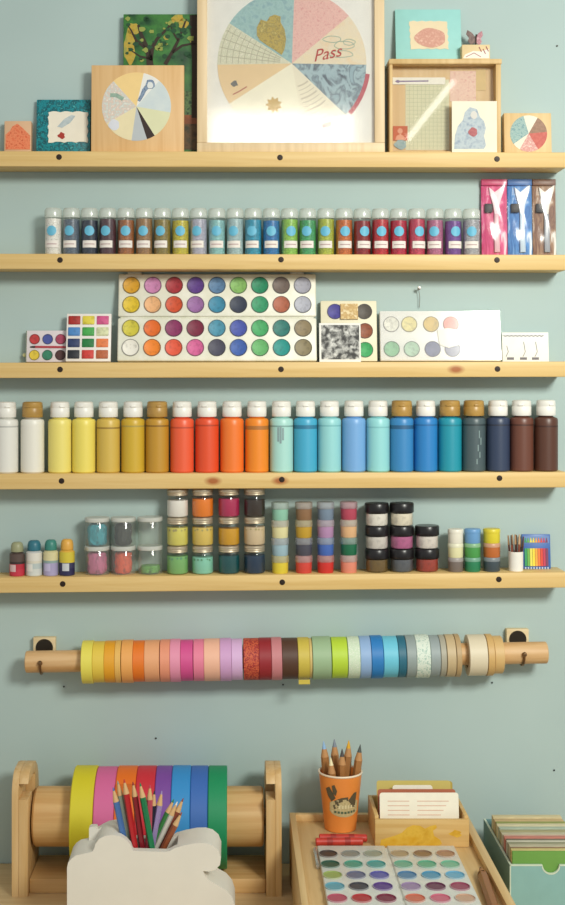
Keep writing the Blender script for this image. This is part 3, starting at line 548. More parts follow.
# 12 glass paint jars
G12 = 'glass paint jars with metal lids'
jr = .0170; ytops = (490, 518, 546.3, 575.6)
J12 = [[('white', 'e8e4da'), ('orange', 'ea8020'), ('crimson', 'b02a56'), ('dark brown', '33281f')], [('pale lemon', 'd8cf66'), ('pale gold', 'dcc060'), ('mustard', 'cf9a20'), ('beige', 'd3bd98')], [('leaf green', '7db46c'), ('mint', '8acdb4'), ('dark teal', '0f4f52'), ('navy', '16324c')]]
rw_ = ['top', 'middle', 'bottom']
zb12 = shz(4, X(216, 2.04)); th12 = -.0085
for j in (2, 1, 0):
    hj = 28.5 * .00155
    for i, pxc in enumerate((177.5, 202.7, 229, 254.7)):
        nm, c = J12[j][i]; x = X(pxc, 2.08 + yat(jr) - jr * .3); z0 = zb12 + .0085 * (x - X(216, 2.04)) + (2 - j) * hj
        t = thing('paint_jar', 'small glass jar of %s paint with silver screw lid, %s row of its stack' % (nm, rw_[j]), 'paint jar', (x, yat(jr), z0), (0, -.0085, 0), G12)
        b = BM(); lathe(b, [(0, 0), (jr - .002, 0), (jr, .002), (jr, .030), (jr - .0015, .033), (jr - .004, .0345)], segs=26); obj('jar', b, glass(refl=.05, rough=.08, edge=.18), t)
        fh = .028 if (i + j) % 3 else .026
        b = BM(); lathe(b, [(0, .001), (jr - .0022, .001), (jr - .0008, .0028), (jr - .0008, fh), (0, fh)], segs=26)
        if c in ('d8cf66', 'dcc060', 'd3bd98', '7db46c', '8acdb4'):
            rd = random.Random(i + j * 5)
            for q in range(5): decal_disc(b, jr - .0006, -PI/2 + (q - 2) * .42 + rd.uniform(-.12, .12), fh - .0022 - rd.uniform(0, .002), rd.uniform(.0010, .0021), 1, .0002)
        obj('paint', b, [pat([c, c], 50, rough=.4), mat('a89c64' if j < 2 else '5f9a74', .6)], t)
        b = BM(); lathe(b, [(0, .0335), (jr - .0015, .0335), (jr - .0008, .0345), (jr - .0014, .036), (jr - .0006, .0372), (jr - .0012, .0385), (jr - .0006, .0398), (jr - .001, .0425), (jr - .003, hj - .0004), (0, hj - .0001)], segs=26); obj('lid', b, mat('c9bca4', .38, .6), t)
# 16 tiny pots, 4 x 4
G16 = 'tiny paint pots stacked four high'
J16 = [[('mint', '8fc4ac'), ('brown', '8c6a4c'), ('grey blue', '76889c'), ('raspberry', 'b2485c')], [('cream', 'dfd8a4'), ('mustard', 'c09a34'), ('mauve', 'b088b0'), ('peach', 'dcb083')], [('pale blue', '9ab8c4'), ('slate', '4c4c58'), ('cobalt blue', '4668b4'), ('dark green', '1f6a4a')], [('yellow', 'dcc840'), ('coral red', 'd0483f'), ('red', 'cc3430'), ('salmon', 'e08a74')]]
r16 = .0139; h16 = 17.75 * .00155; z16 = shz(4, X(315, 2.04))
for j in (3, 2, 1, 0):
    for i, pxc in enumerate((280.3, 304, 325.8, 349)):
        nm, c = J16[j][i]; x = X(pxc, 2.08 + yat(r16) - r16 * .3); z0 = z16 + .0085 * (x - X(315, 2.04)) + (3 - j) * h16
        t = thing('paint_pot', 'tiny paint pot of %s colour with clear lid, %s row from the top' % (nm, ('first', 'second', 'third', 'fourth')[j]), 'paint pot', (x, yat(r16), z0), (0, -.0085, 0), G16)
        r = r16; b = BM(); lathe(b, [(0, 0), (r * .84, 0), (r * .88, .001), (r * .92, h16 * .62), (r * .8, h16 * .66), (0, h16 * .66)], segs=22); obj('pot', b, pat([c, c], 50, rough=.4), t)
        b = BM(); lathe(b, [(0, h16 * .62), (r * .98, h16 * .62), (r, h16 * .66), (r * .98, h16 * .97), (r * .9, h16 - .0001), (0, h16 - .0001)], segs=22); obj('lid', b, glass('f0eeea', .12, .15, .55, ''.join('%02x' % int(int(c[q:q+2], 16) * .4 + 225 * .6) for q in (0, 2, 4))), t)
# 8 black lid jars
G8 = 'small jars with black lids'
r8 = .0186; h8 = 23 * .00155; z8 = shz(4, X(402, 2.04))
J8 = {(0, 0): ('white', 'e4dfd2', 'upper left'), (0, 1): ('cream', 'e2d9c2', 'top'), (1, 0): ('pale grey', 'cfc9c0', 'middle left'), (1, 1): ('orchid pink', 'b4608c', ''), (1, 2): ('ivory', 'dad2c8', 'right column'), (2, 0): ('dark olive', '6a5426', ''), (2, 1): ('slate grey', '54585e', ''), (2, 2): ('brick red', '9c3a2a', '')}
for j in (2, 1, 0):
    for i, pxc in enumerate((377.2, 402.3, 427.7)):
        if (j, i) not in J8: continue
        nm, c, _ = J8[(j, i)]; x = X(pxc, 2.08 + yat(r8) - r8 * .3); z0 = z8 + .0085 * (x - X(402, 2.04)) + (2 - j) * h8
        t = thing('paint_jar', 'squat clear jar of %s powder with black lid, %s layer of its stack' % (nm, rw_[j]), 'jar', (x, yat(r8), z0), (0, -.0085, 0), G8)
        b = BM(); lathe(b, [(0, 0), (r8 - .002, 0), (r8 - .0002, .0018), (r8 - .0002, .020), (r8 - .003, .0225)], segs=26); obj('jar', b, glass(refl=.05, rough=.08, edge=.18), t)
        b = BM(); lathe(b, [(0, .0012), (r8 - .003, .0012), (r8 - .0018, .003), (r8 - .0018, .0195), (0, .0195)], segs=26); obj('powder', b, pat([c, c, ''.join('%02x' % int(int(c[q:q+2], 16) * .88) for q in (0, 2, 4))], 120, rough=.6), t)
        b = BM(); lathe(b, [(0, .021), (r8, .021), (r8 + .0004, .022), (r8 + .0004, h8 - .002), (r8 - .0008, h8 - .0001), (0, h8 - .0001)], segs=26); obj('lid', b, mat('1c1a1c', .3), t)
# 9 small tubs
G9 = 'small round colour tubs stacked three high'
r9 = .0124; h9 = 14.2 * .00155; z9 = shz(4, X(474, 2.04))
J9 = [[('white', 'e6e2d2'), ('sky blue', '6a9ccc'), ('yellow', 'dccc38')], [('pale cream', 'e0dcae'), ('grass green', '4c9a50'), ('rust orange', 'bc6a34')], [('grey brown', '756a64'), ('emerald green', '2c8058'), ('dark slate', '3f4c54')]]
for j in (2, 1, 0):
    for i, pxc in enumerate((456, 473, 492.2)):
        nm, c = J9[j][i]; x = X(pxc, 2.08 + yat(r9) - r9 * .3); z0 = z9 + .0085 * (x - X(474, 2.04)) + (2 - j) * h9
        t = thing('colour_tub', 'small round %s tub, %s of its column near the white cup' % (nm, rw_[j]), 'tub', (x, yat(r9), z0), (0, -.0085, 0), G9)
        r = r9 * (1.04 if i == 2 else .99 if i == 1 else .95)
        b = BM(); lathe(b, [(0, 0), (r * .94, 0), (r * .98, .001), (r, h9 * .72), (0, h9 * .72)], segs=22); obj('tub', b, pat([c, c], 40, rough=.42), t)
        cl = ''.join('%02x' % int(int(c[q:q+2], 16) * .6 + 225 * .4) for q in (0, 2, 4)) if j else c
        b = BM(); lathe(b, [(0, h9 * .72), (r * 1.03, h9 * .72), (r * 1.04, h9 * .76), (r * 1.03, h9 * .94), (r * .96, h9 - .0001), (0, h9 - .0001)], segs=22); obj('lid', b, mat(cl, .4), t)
# white cup with tiny brushes
rc = .0112; x = X(514.3, 2.03); zq = shz(4, x); hcup = 19.5 * .00155
t = thing('brush_cup', 'tiny white cup at the right end of the lowest shelf, holding little brown brushes', 'cup', (x, yat(rc), zq))
b = BM(); lathe(b, [(0, 0), (rc - .0006, 0), (rc, .0006), (rc, hcup), (rc - .0012, hcup), (rc - .0012, .002), (0, .002)], segs=22); obj('cup', b, mat('ece9e0', .4), t)
rd = random.Random(5)
STICKL = ['leftmost', 'second from the left', 'third from the left', 'fourth from the left', 'middle', 'fifth from the right', 'fourth from the right', 'third from the right', 'second from the right', 'rightmost']
for i in range(8):
    u = (i - 3.5) / 3.5; v = (-1) ** i * .4
    bx, by = u * rc * .62, v * rc * .6; tx, ty = u * rc * 1.0, v * rc * .7; hz = hcup + (.022 + rd.uniform(-.004, .003))
    t2 = thing('mini_brush', 'tiny brush with brown handle standing in the white cup, %s' % ['leftmost', 'second from left', 'third from left', 'just left of centre', 'just right of centre', 'third from right', 'second from right', 'rightmost'][i], 'brush', (x + bx, yat(rc) + by, zq + .002), (0, 0, 0), 'tiny brushes in the white cup')
    b = BM(); tube(b, [(0, 0, .0005), ((tx - bx) * .75, (ty - by) * .75, (hz - .002) * .75)], .0015, 7); obj('handle', b, mat(['6f3a2c', '8a4a34', '7c3f38', '4a2a22'][i % 4], .5), t2)
    b = BM(); tube(b, [((tx - bx) * .75, (ty - by) * .75, (hz - .002) * .75), (tx - bx, ty - by, hz)], .0017, 7, r1=.0011); obj('tip', b, mat(['b08a64', '5a4436', 'c4a684'][i % 3], .7), t2)
# pencil pack
t, L, w, h, k = lean('pencil_pack', 'flat blue pack of rainbow coloured pencils, right end of the lowest shelf', 'pencil pack', 4, 522.5, 551, 535, 570.5, -0.04, .10, .006, mat('3a66ac', .4), 'box')
b = BM(); prism(b, Lp(L, [(523.5, 537), (549.5, 537), (549.5, 544), (523.5, 544)]), -.006, -.0063); obj('printed_band', b, mat('6a8cc0', .4), t)
RB = ['2f9a5c', '6ab04a', 'e8dc58', 'f0d83c', 'f0a83c', 'ec7a34', 'dc4434', 'c03a58', '7a3a5c']
for i, c in enumerate(RB):
    px = 526 + i * 2.65
    b = BM(); stroke(b, Lp(L, [(px, 567 - .5), (px, 549)]), 2.3 * k, -.006, .0016, 0); stroke(b, Lp(L, [(px, 543.2), (px, 538.5)]), 2.3 * k, -.0063, .0008, 0, .5 * k); obj('pencil_strip', b, mat(c, .4), t)
b = BM()
for i in range(9): prism(b, Lp(L, [(525 + i * 2.8, 567.5), (526.3 + i * 2.8, 567.5), (526.3 + i * 2.8, 569.5), (525 + i * 2.8, 569.5)]), -.006, -.0064)
obj('white_marks', b, mat('c4cede', .6), t)

# ---------------------------------------------------------------- washi tape rod
DR = 2.014; YR = DR - 2.08; kr = DR / F; SL = -.0180
def rodz(x): return Z(661.6, DR) - SL * (x - X(40, DR))
rr = 10.8 * kr; xl, xr = X(26, DR), X(546.5, DR); xm = (xl + xr) / 2
RT = math.atan(SL)
b = BM(); lathe(b, [(0, xl - xm), (rr - .0012, xl - xm), (rr, xl - xm + .0012), (rr, xr - xm - .0012), (rr - .0012, xr - xm), (0, xr - xm)], axis='X', segs=32)
o = tag(obj('tape_rod', b, wood('dcb684', 'c99c66', 0)), 'long round wooden rod on wall hooks carrying washi tape rolls', 'rod'); o.location = (xm, YR, rodz(xm)); o.rotation_euler = (0, RT, 0)
for px, nm in ((44.5, 'left'), (517.5, 'right')):
    x = X(px, DR); zr = rodz(x)
    t = thing('rod_hanger', 'wooden wall block with dark metal hook under the %s end of the rod' % nm, 'hook', (X(px, 2.044), WY, zr))
    b = BM(); box(b, -.0175, .0175, -.012, 0, -.013, .0315, .001); obj('block', b, wood('e6d2a8', 'dac294', 0), t)
    b = BM(); lathe(b, [(0, -.0132), (.010, -.0134), (.0132, -.0138), (.0138, -.0119)], (0, 0, .0155), 'Y', 24); obj('hook_plate', b, mat('3a352e', .4, .6), t)
    R_ = rr + .0021; pts = [(0, -.011, -.008), (0, -.019, -.009)]
    for a in range(-40, -186, -12): pts.append((0, YR - WY + R_ * math.cos(math.radians(a)), R_ * math.sin(math.radians(a))))
    b = BM(); tube(b, pts, .0019, 10); lathe(b, [(0, -.0042), (.0028, -.0034), (.0040, 0), (.0028, .0028), (0, .0036)], (0, YR - WY - R_, .0015), 'Y', 12); obj('hook', b, mat('86684a', .28, .9), t)
TP = [(81.4, 92.7, 'pale yellow', 'e8dc5c'), (92.7, 104.4, 'warm yellow', 'e6c84c'), (104.4, 115, 'golden orange', 'e8a428'), (115, 121, 'light apricot', 'e8b860'), (121.5, 133, 'apricot', 'eda95c'), (133, 144.4, 'bright orange', 'ea7a24'), (144.4, 159.5, 'peach', 'eaa878'),
      (160, 170, 'salmon', 'ea9878'), (170, 180.5, 'candy pink', 'e693ae'), (180.5, 193, 'hot pink', 'd65290'), (193.4, 204, 'rose pink', 'e8809c'), (204, 220, 'pale peach', 'f0b89c'), (220, 231.5, 'lilac', 'd0a0cc'), (231.5, 242.5, 'light lilac', 'd8b0d8'),
      (243.5, 259, 'red glitter', 'a0282c'), (259, 271.5, 'dark red', '96262e'), (271.5, 282, 'dusty rose', 'c88084'), (282, 298, 'dark brown', '54382a'), (298, 309.5, 'mustard olive', 'cdb84c'), (309.5, 312.5, 'thin tan', 'd6bc78'), (312.5, 331.2, 'sage green', '9cb890'), (331.8, 347.5, 'lime green', 'b8d63c'),
      (347.9, 360, 'patterned mint', 'dfe8d2'), (360, 371, 'periwinkle', '90b0d8'), (371.2, 383, 'strong blue', '2a7cc0'), (383.3, 398, 'light cyan', '6cc4dc'), (398.2, 406, 'dark teal', '2a6a80'), (406.3, 416, 'grey', '93a09e'), (416, 430, 'dotted mint', 'c8dccc'), (430.2, 440, 'steel grey', '97a3a3'),
      (440.2, 446, 'warm grey', 'aaa694'), (446.4, 455.5, 'tan', 'c4ae86'), (455.8, 461, 'dark beige', 'b89c70'), (469, 487, 'cream', 'dcd0b4'), (487.4, 494, 'kraft tan', 'd0aa6c'), (494.4, 504, 'wide kraft', 'd4b074')]
for i, (a, c_, nm, c) in enumerate(TP):
    x = X((a + c_) / 2, 1.994); hwid = (c_ - a) / 2 * 1.994 / F - .00012; ro = (21.2 - .3 * ((i * 7) % 4) - (2.3 if nm == 'wide kraft' else 0) - (1.2 if 'thin' in nm else 0)) * kr; ri = .0190
    nb = []
    if i: nb.append(TP[i-1][2])
    if i < len(TP) - 1: nb.append(TP[i+1][2])
    lb = '%s washi tape roll on the rod, ' % nm + ('at the left end of the row' if i == 0 else 'at the right end of the row' if i == len(TP) - 1 else 'between the %s and %s rolls' % tuple(nb))
    t = thing('washi_tape', lb, 'tape roll', (x, YR, rodz(x) - (ri - .0005 - rr) ), (0, RT, 0), 'washi tape rolls on the wooden rod')
    if nm == 'red glitter': m = pat(['7c1c20', 'a8302e', 'd86a40', '8c2024'], 420, detail=2, lo=.3, hi=.75)
    elif 'patterned' in nm: m = pat(['dde8d0', 'c6dcbc', 'e6ecdc'], 500, detail=1)
    elif 'dotted' in nm: m = pat(['a4c2b4', 'd3e0d2', 'dce6d8'], 480, detail=0, kind='v', lo=.15, hi=.6)
    else: m = pat([c, c], 40, rough=.5)
    b = BM(); e = .0006; lathe(b, [(ri + .0016, -hwid), (ro - e, -hwid), (ro, -hwid + e), (ro, hwid - e), (ro - e, hwid), (ri + .0016, hwid)], axis='X', segs=36); obj('tape', b, m, t)
    b = BM(); lathe(b, [(ri, -hwid), (ri + .0016, -hwid), (ri + .0016, hwid), (ri, hwid), (ri, -hwid)], axis='X', segs=30); obj('core', b, mat('e0d4bc', .8), t)
    if nm == 'mustard olive':
        b = BM(); box(b, -hwid, hwid, -.0004, .0004, -.006, .001); o = obj('loose_end', b, m, t); o.location = (0, -ro + .006 , -ro + .0035)

# ---------------------------------------------------------------- desk
t = thing('desk', 'pale wooden desk top along the wall under the shelves', 'desk', (0, -.40, 0))
dw = wood('e2c494', 'd4b27e', 0)
b = BM(); box(b, -.95, .95, -.36, .372, DESK - .03, DESK, .002); obj('desk_top', b, dw, t)
for sx in (-.88, .88):
    for sy in (-.30, .34):
        b = BM(); box(b, sx - .03, sx + .03, sy - .03, sy + .03, 0, DESK - .03, .002); obj('leg', b, dw, t)
def Yd(d): return d - 2.08
# tape dispenser
maple = wood('dfbd88', 'd0a86c', 2); maplex = wood('dab37a', 'cb9e62', 0)
t = thing('tape_dispenser', 'wooden bench tape dispenser with a thick roller between two slotted side boards', 'tape dispenser', (0, 0, DESK))
d0, d1 = Yd(1.92), Yd(2.03); zt = .186
top = [(d0 + .0015, .160), (d0 + .006, .169), (d0 + .013, .176), (d0 + .022, .1805), (d0 + .034, .182), (d0 + .060, .182), (d0 + .078, .178), (d0 + .094, .168), (d0 + .105, .154), (d1, .134)]
slab = [(d0, 0), (d0, .150)] + top + [(d1, 0)]                     # plain outer face of a side board
slot = [(d0, 0), (d0, .143), (Yd(1.960), .143), (Yd(1.960), .088), (Yd(1.966), .083), (Yd(1.984), .083), (Yd(1.990), .088), (Yd(1.990), .160), (Yd(1.984), .165), (d0 + .0045, .165)] + top[1:] + [(d1, 0)]   # inner face with the axle slot
for xo, xi, xn in ((-.3255, -.3155, -.3015), (.0735, .0640, .0505)):
    b = BM(); prism(b, slab, min(xo, xi), max(xo, xi), 0, .0007, 'YZ'); prism(b, slot, min(xi, xn), max(xi, xn), 0, .0007, 'YZ'); obj('side_board', b, maple, t)
b = BM(); box(b, -.3012, .0502, Yd(1.932), Yd(2.03), 0.0, .0215, .002); obj('base_board', b, maplex, t)
RCD, RCZ, RR = Yd(1.975), .8565 - DESK, .0438
b = BM(); lathe(b, [(0, -.2985), (RR - .003, -.2985), (RR, -.2955), (RR, .0445), (RR - .003, .0475), (0, .0475)], (0, RCD, RCZ), 'X', 40); lathe(b, [(0, -.3145), (.0125, -.3145), (.0125, -.2985), (.0125, .0475), (.0125, .0630), (0, .0630)], (0, RCD, RCZ), 'X', 20)
obj('roller', b, maplex, t)
MT = [(70, 93, 'yellow', 'd8cc28'), (93.3, 114, 'pink', 'd8699c'), (114.3, 134.5, 'orange', 'ec7420'), (134.8, 154, 'red', 'cf2f3c'), (154.3, 170.5, 'purple', '7c4aa0'), (170.8, 189.8, 'light blue', '3490d0'), (190, 207.5, 'blue', '3a6cb8'), (207.8, 227, 'green', '15905c')]
for i, (a, c_, nm, c) in enumerate(MT):
    x0, x1 = X(a, 1.915), X(c_, 1.915); ro = .0745 - (.0012 if i == 1 else 0) + (.0004 if i in (0, 5) else 0); ri = RR + .0012; hwid = (x1 - x0) / 2
    t2 = thing('masking_tape', 'wide %s masking tape roll on the bench dispenser roller' % nm, 'tape roll', ((x0 + x1) / 2, RCD, DESK + RCZ - .0008), (0, 0, 0), 'coloured masking tapes on the dispenser')
    b = BM(); e = .0012; lathe(b, [(ri + .003, -hwid), (ro - e, -hwid), (ro, -hwid + e), (ro, hwid - e), (ro - e, hwid), (ri + .003, hwid)], axis='X', segs=56); obj('tape', b, pat([c, c], 30, rough=.55), t2)
    b = BM(); lathe(b, [(ri, -hwid), (ri + .003, -hwid), (ri + .003, hwid), (ri, hwid), (ri, -hwid)], axis='X', segs=40); obj('core', b, mat('c9b48c', .8), t2)
    if i in (1, 2):
        b = BM(); zz = -.033 if i == 1 else .05; aa = math.asin(zz / ro)
        lathe(b, [(ro + .0006, -hwid * .98), (ro + .0009, -hwid * .98), (ro + .0009, hwid * .98), (ro + .0006, hwid * .98)], axis='X', segs=6, a0=PI - aa - .25, a1=PI - aa + .02); obj('tape_end', b, mat(''.join('%02x' % int(int(c[q:q+2], 16) * .88) for q in (0, 2, 4)), .55), t2)
# white animal block
DB = 1.74; kb = DB / F
t = thing('pencil_block', 'thick white wooden animal-shaped block holding coloured pencils in a slot', 'pencil holder', (0, Yd(DB), DESK))
def LB(px, py): return (X(px, DB), max(0, Z(py, DB) - DESK))
lo_l, lo_r = [(67, 960), (67, 868), (68, 863), (71, 859), (76, 855.5), (85, 853.5), (92, 852), (94, 849)], [(203, 871), (205, 876), (209, 880.5), (217, 885), (226, 890), (232, 897), (235, 906), (236, 960)]
hump = [(95.5, 844), (99, 839), (105, 836), (112, 834.8), (120, 836.2), (126, 840), (130.5, 845), (132, 849.5)]
jaw = [(170, 851), (175, 848), (184, 845.5), (196, 843.2), (205, 843), (212, 845), (218, 850), (221, 857.5), (220, 865), (215, 870), (209, 871.6)]
front = lo_l + hump + [(133, 851)] + [(166, 852)] + jaw + lo_r
midl = lo_l + hump[:4] + [(119, 838), (119.5, 905), (120.5, 906.5), (175.5, 906.5), (176.5, 905), (177, 847.5)] + jaw[2:] + lo_r
ear = lo_l[:-2] + [(85, 851), (85, 841), (87, 839.5), (92.5, 839.5), (94, 842)] + hump[1:4]
back = ear + hump[4:] + [(133, 851)] + [(166, 852)] + jaw + lo_r
b = BM(); T0, T1 = .012, .048
prism(b, Lp(LB, front), 0, T0 - .0002); prism(b, Lp(LB, midl), T0 - .0002, T1 + .0002); prism(b, Lp(LB, back), T1 + .0002, .060)
bmesh.ops.remove_doubles(b, verts=b.verts, dist=1e-6)
blk = obj('block', b, pat(['e4e0d4', 'e9e5d9'], 20, rough=.6), t)
md = blk.modifiers.new('soft_edges', 'BEVEL'); md.width = .0022; md.segments = 3; md.limit_method = 'ANGLE'; md.angle_limit = math.radians(50)
# pencils
def pencil(label, base, tip, r, body, lead, group, wood_c='d8b07c', sharp=.022, name='coloured_pencil', leadlen=.35):
    base, tip = Vector(base), Vector(tip); ax = tip - base; Lg = ax.length
    t = thing(name, label, 'pencil', base, (0, 0, 0), group); t.rotation_mode = 'QUATERNION'; t.rotation_quaternion = Vector((0, 0, 1)).rotation_difference(ax.normalized())
    b = BM(); z1 = Lg - sharp
    lathe(b, [(0, 0), (r, 0), (r, z1)], segs=6); obj('barrel', b, mat(body, .35) if not body.startswith('w') else wood('b98048', 'a06c38', 2), t, smooth=False)
    b = BM(); zl = Lg - sharp * leadlen; lathe(b, [(r, z1), (r * leadlen + .0004, zl)], segs=12); obj('sharpened_wood', b, mat(wood_c, .7), t)
    b = BM(); lathe(b, [(r * leadlen + .0004, zl), (.0006, Lg - .0008), (0, Lg)], segs=12); obj('lead', b, mat(lead, .6), t)
    return t
PCL = [('blue', '4a74b0', 113, 787, 123, 835, 0, 'leftmost in the white block'), ('sage', '8f9c8c', 117.5, 780.5, 128, 834, 1, 'behind the blue one in the white block'), ('bright red', 'b8242a', 124, 779, 133.5, 839, 0, 'left side of the white block'),
       ('dark red', '8a1f2a', 132.8, 781.5, 141.5, 843, 1, 'beside the bright red one in the white block'), ('emerald green', '177a4c', 140, 782.5, 151, 843, 0, 'centre front of the white block'), ('pinkish red', 'c04a5c', 150, 784.5, 148.5, 843, 1, 'short, behind the centre of the white block'),
       ('navy black', '262638', 154.5, 790.5, 150, 843, 2, 'centre rear of the white block'), ('lavender', 'a08cc0', 162, 790.5, 152.5, 843, 2, 'slanting right in the white block'), ('leaf green', '357f3f', 174, 799, 155, 841, 3, 'slanting far right in the white block'),
       ('pale grey', 'd0ccc0', 177.5, 801.5, 159, 841, 2.7, 'slanting right beside the leaf green one'), ('reddish brown', '8a4430', 183.5, 798, 165, 840, 3.2, 'rightmost in the white block'), ('sienna', '96502f', 182, 812, 166.5, 842, 1.9, 'shortest at right of the white block')]
for nm, c, tx, ty, bx, by, ly, wh in PCL:
    d = DB + .0175 + ly * .0078; pyb = 899
    ux = bx + (bx - tx) / (by - ty) * (pyb - by); ux = min(171, max(126, ux))
    pencil('%s coloured pencil with pale tip, %s' % (nm, wh), (X(ux, d), Yd(d), Z(pyb, d)), (X(tx, d), Yd(d) , Z(ty, d)), .0042, c, c if nm not in ('pale grey',) else 'e8e4da', 'coloured pencils in the white block', sharp=.020, leadlen=.25)

# ---------------------------------------------------------------- wooden tray box
xa, xb = .0885, .3615; dt0, dt1 = 1.55, 2.003; ZR, ZF = .8525, .8415
t = thing('art_tray', 'pale wooden box with a shallow tray top, holding the cup and palette', 'tray', ((xa + xb) / 2, 0, DESK)); hw = (xb - xa) / 2
tw = wood('e0c08a', 'd2ae74', 1)
b = BM(); box(b, -hw, hw, Yd(dt0), Yd(dt1), 0, ZF - DESK, .001); obj('tray_base', b, tw, t)
for nm, q in (('left', (-hw, -hw + .009, dt0, dt1)), ('right', (hw - .012, hw, dt0, dt1)), ('back', (-hw + .009, hw - .012, dt1 - .010, dt1)), ('front', (-hw + .009, hw - .012, dt0, dt0 + .010))):
    b = BM(); box(b, q[0], q[1], Yd(q[2]), Yd(q[3]), ZF - DESK, ZR - DESK, .0008); obj('tray_rim', b, tw, t)
# orange cup
CD = 1.9655; xc = X(340.3, CD); ch = .0865
t = thing('paper_cup', 'orange tapered cup with pale rim and a vintage emblem, holding pencils', 'cup', (xc, Yd(CD), ZF + .0004))
rb, rt = .0238, .0325
def cr(z): return rb + (rt - rb) * z / ch
b = BM(); lathe(b, [(0, .001), (rb - .001, .0), (rb, .0005), (rt, ch - .001), (rt - .0012, ch - .001), (rb - .0012, .003), (0, .003)], segs=40); obj('cup', b, pat(['e88838', 'ee9444'], 25, rough=.45), t)
b = BM(); lathe(b, [(rt - .0014, ch - .0022), (rt + .0004, ch - .0024), (rt + .0012, ch - .001), (rt + .0006, ch + .0004), (rt - .0010, ch + .0004), (rt - .0014, ch - .0022)], segs=40); obj('rim', b, mat('f0dcc0', .5), t)
def cone_patch(bm, pts, mi=0, off=.0004):
    """flat drawing (px offset from cup axis, height) wrapped on the cup"""
    t_ = bmesh.new(); vs = []
    for (u, z) in pts:
        r = cr(z) + off; a = -PI/2 + u / r; vs.append(t_.verts.new((r * math.cos(a), r * math.sin(a), z)))
    f = t_.faces.new(vs); bmesh.ops.triangulate(t_, faces=[f]); merge(bm, t_, mi)
b = BM(); kc = .00149
def E(x, y): return ((342.5 + (x - 345) * 1.42 - 340.3) * kc, (832 - (801 + (y - 801) * 1.25)) * kc)
rd = random.Random(2)
for j in range(6):           # cream oval ground, built in narrow columns so that it follows the curve
    pass
for q in range(14):
    x0, x1 = 334.5 + q * 1.62, 334.5 + (q + 1) * 1.62
    f_ = lambda x: max(0, 1 - ((x - 346) / 12.5) ** 2) ** .5
    cone_patch(b, [E(x0, 805 + 7.5 * f_(x0)), E(x1, 805 + 7.5 * f_(x1)), E(x1, 803 - 5 * f_(x1)), E(x0, 803 - 5 * f_(x0))], 0)
em = obj('emblem', b, [pat(['cbb988', 'bfae7c', 'd6c698'], 220)], t)
b = BM()
for pts in ([(336, 800), (333, 796), (331, 790), (334, 788), (337, 793), (339, 797)], [(337, 793), (336, 787), (338, 786), (340, 791), (339, 795)], [(338, 799), (343, 796.5), (348, 796), (348, 799), (343, 800), (339, 802)], [(348, 799), (351, 795), (353, 793), (355.5, 793), (355, 797), (353, 800), (354, 804), (351, 803)],
            [(337, 803), (341, 801), (342, 804), (338, 806)], [(345, 801), (351, 802), (354, 805), (350, 804.5)]):
    cone_patch(b, [E(*p) for p in pts], 0, .0007)
for q in range(7): cone_patch(b, [E(338 + q * 2.4, 809.8 - .2 * abs(q - 3)), E(339.7 + q * 2.4, 809.8 - .2 * abs(q - 3)), E(339.7 + q * 2.4, 808 - .2 * abs(q - 3)), E(338 + q * 2.4, 808 - .2 * abs(q - 3))], 1, .0007)
for q in range(5): cone_patch(b, [E(341 + q * 2.2, 805.5), E(342.5 + q * 2.2, 805.5), E(342.5 + q * 2.2, 802.8), E(341 + q * 2.2, 802.8)], 2, .0008)
obj('emblem_drawing', b, [mat('5a5038', .7), mat('56664c', .7), mat('e0d4a4', .7)], em)
for nm, c, tx, ty, bx, by, lx, lead, wh in (('light blue', 'w', 323.6, 741, 327, 775, .004, '8fb4d8', 'leftmost in the orange cup'), ('cream', 'w', 330.5, 756.5, 333.5, 778, -.012, 'f0e2b4', 'shortest, front left in the orange cup'), ('grey', 'w', 334.5, 739.5, 336, 775, .012, '7f8894', 'rear left in the orange cup'),
       ('charcoal', 'w', 342, 748, 341.8, 776, -.008, '4a4644', 'centre front in the orange cup'), ('golden yellow', 'w', 349, 740.5, 345, 776, .008, 'e0a81c', 'centre rear in the orange cup'), ('dark green grey', 'w', 360.3, 744, 353, 777, -.004, '4c5450', 'rightmost, slanting in the orange cup')):
    d = CD + lx; pyb = 825; ux = 340.3 + (bx - 340.3) * .75
    ty_ = lx * .9
    pencil('natural wood pencil with %s tip, %s' % (nm, wh), (X(ux, d), Yd(CD) + lx, ZF + .0035), (X(tx, d), Yd(CD) + lx * 1.3, Z(ty, d)), .0060, 'w', lead, 'wooden pencils in the orange cup', 'c08c58', .024, 'wooden_pencil', .5)
# red wax sticks
for i, (px0, px1, d, z, rz, lb) in enumerate(((315.5, 363, 1.892, 0, .03, 'front red wax stick lying before the orange cup'), (319, 367, 1.907, 0, -.02, 'rear red wax stick lying before the orange cup'))):
    x0, x1 = X(px0, d), X(px1, d); r = .0056
    t = thing('wax_stick', lb, 'wax stick', ((x0 + x1) / 2, Yd(d), ZF + r + .0004), (0, 0, rz), 'red wax sticks in the tray'); hl = (x1 - x0) / 2
    b = BM(); lathe(b, [(0, -hl), (r * .7, -hl), (r, -hl + .001), (r, hl - .001), (r * .7, hl), (0, hl)], axis='X', segs=14); obj('stick', b, pat(['b8342a', 'cc4034'], 80, rough=.4), t)
    b = BM()
    for q in (-.4, .35): lathe(b, [(r + .0003, q * hl - .004), (r + .0003, q * hl + .004)], axis='X', segs=14)
    obj('wrapper_band', b, mat('a02a24', .5), t)
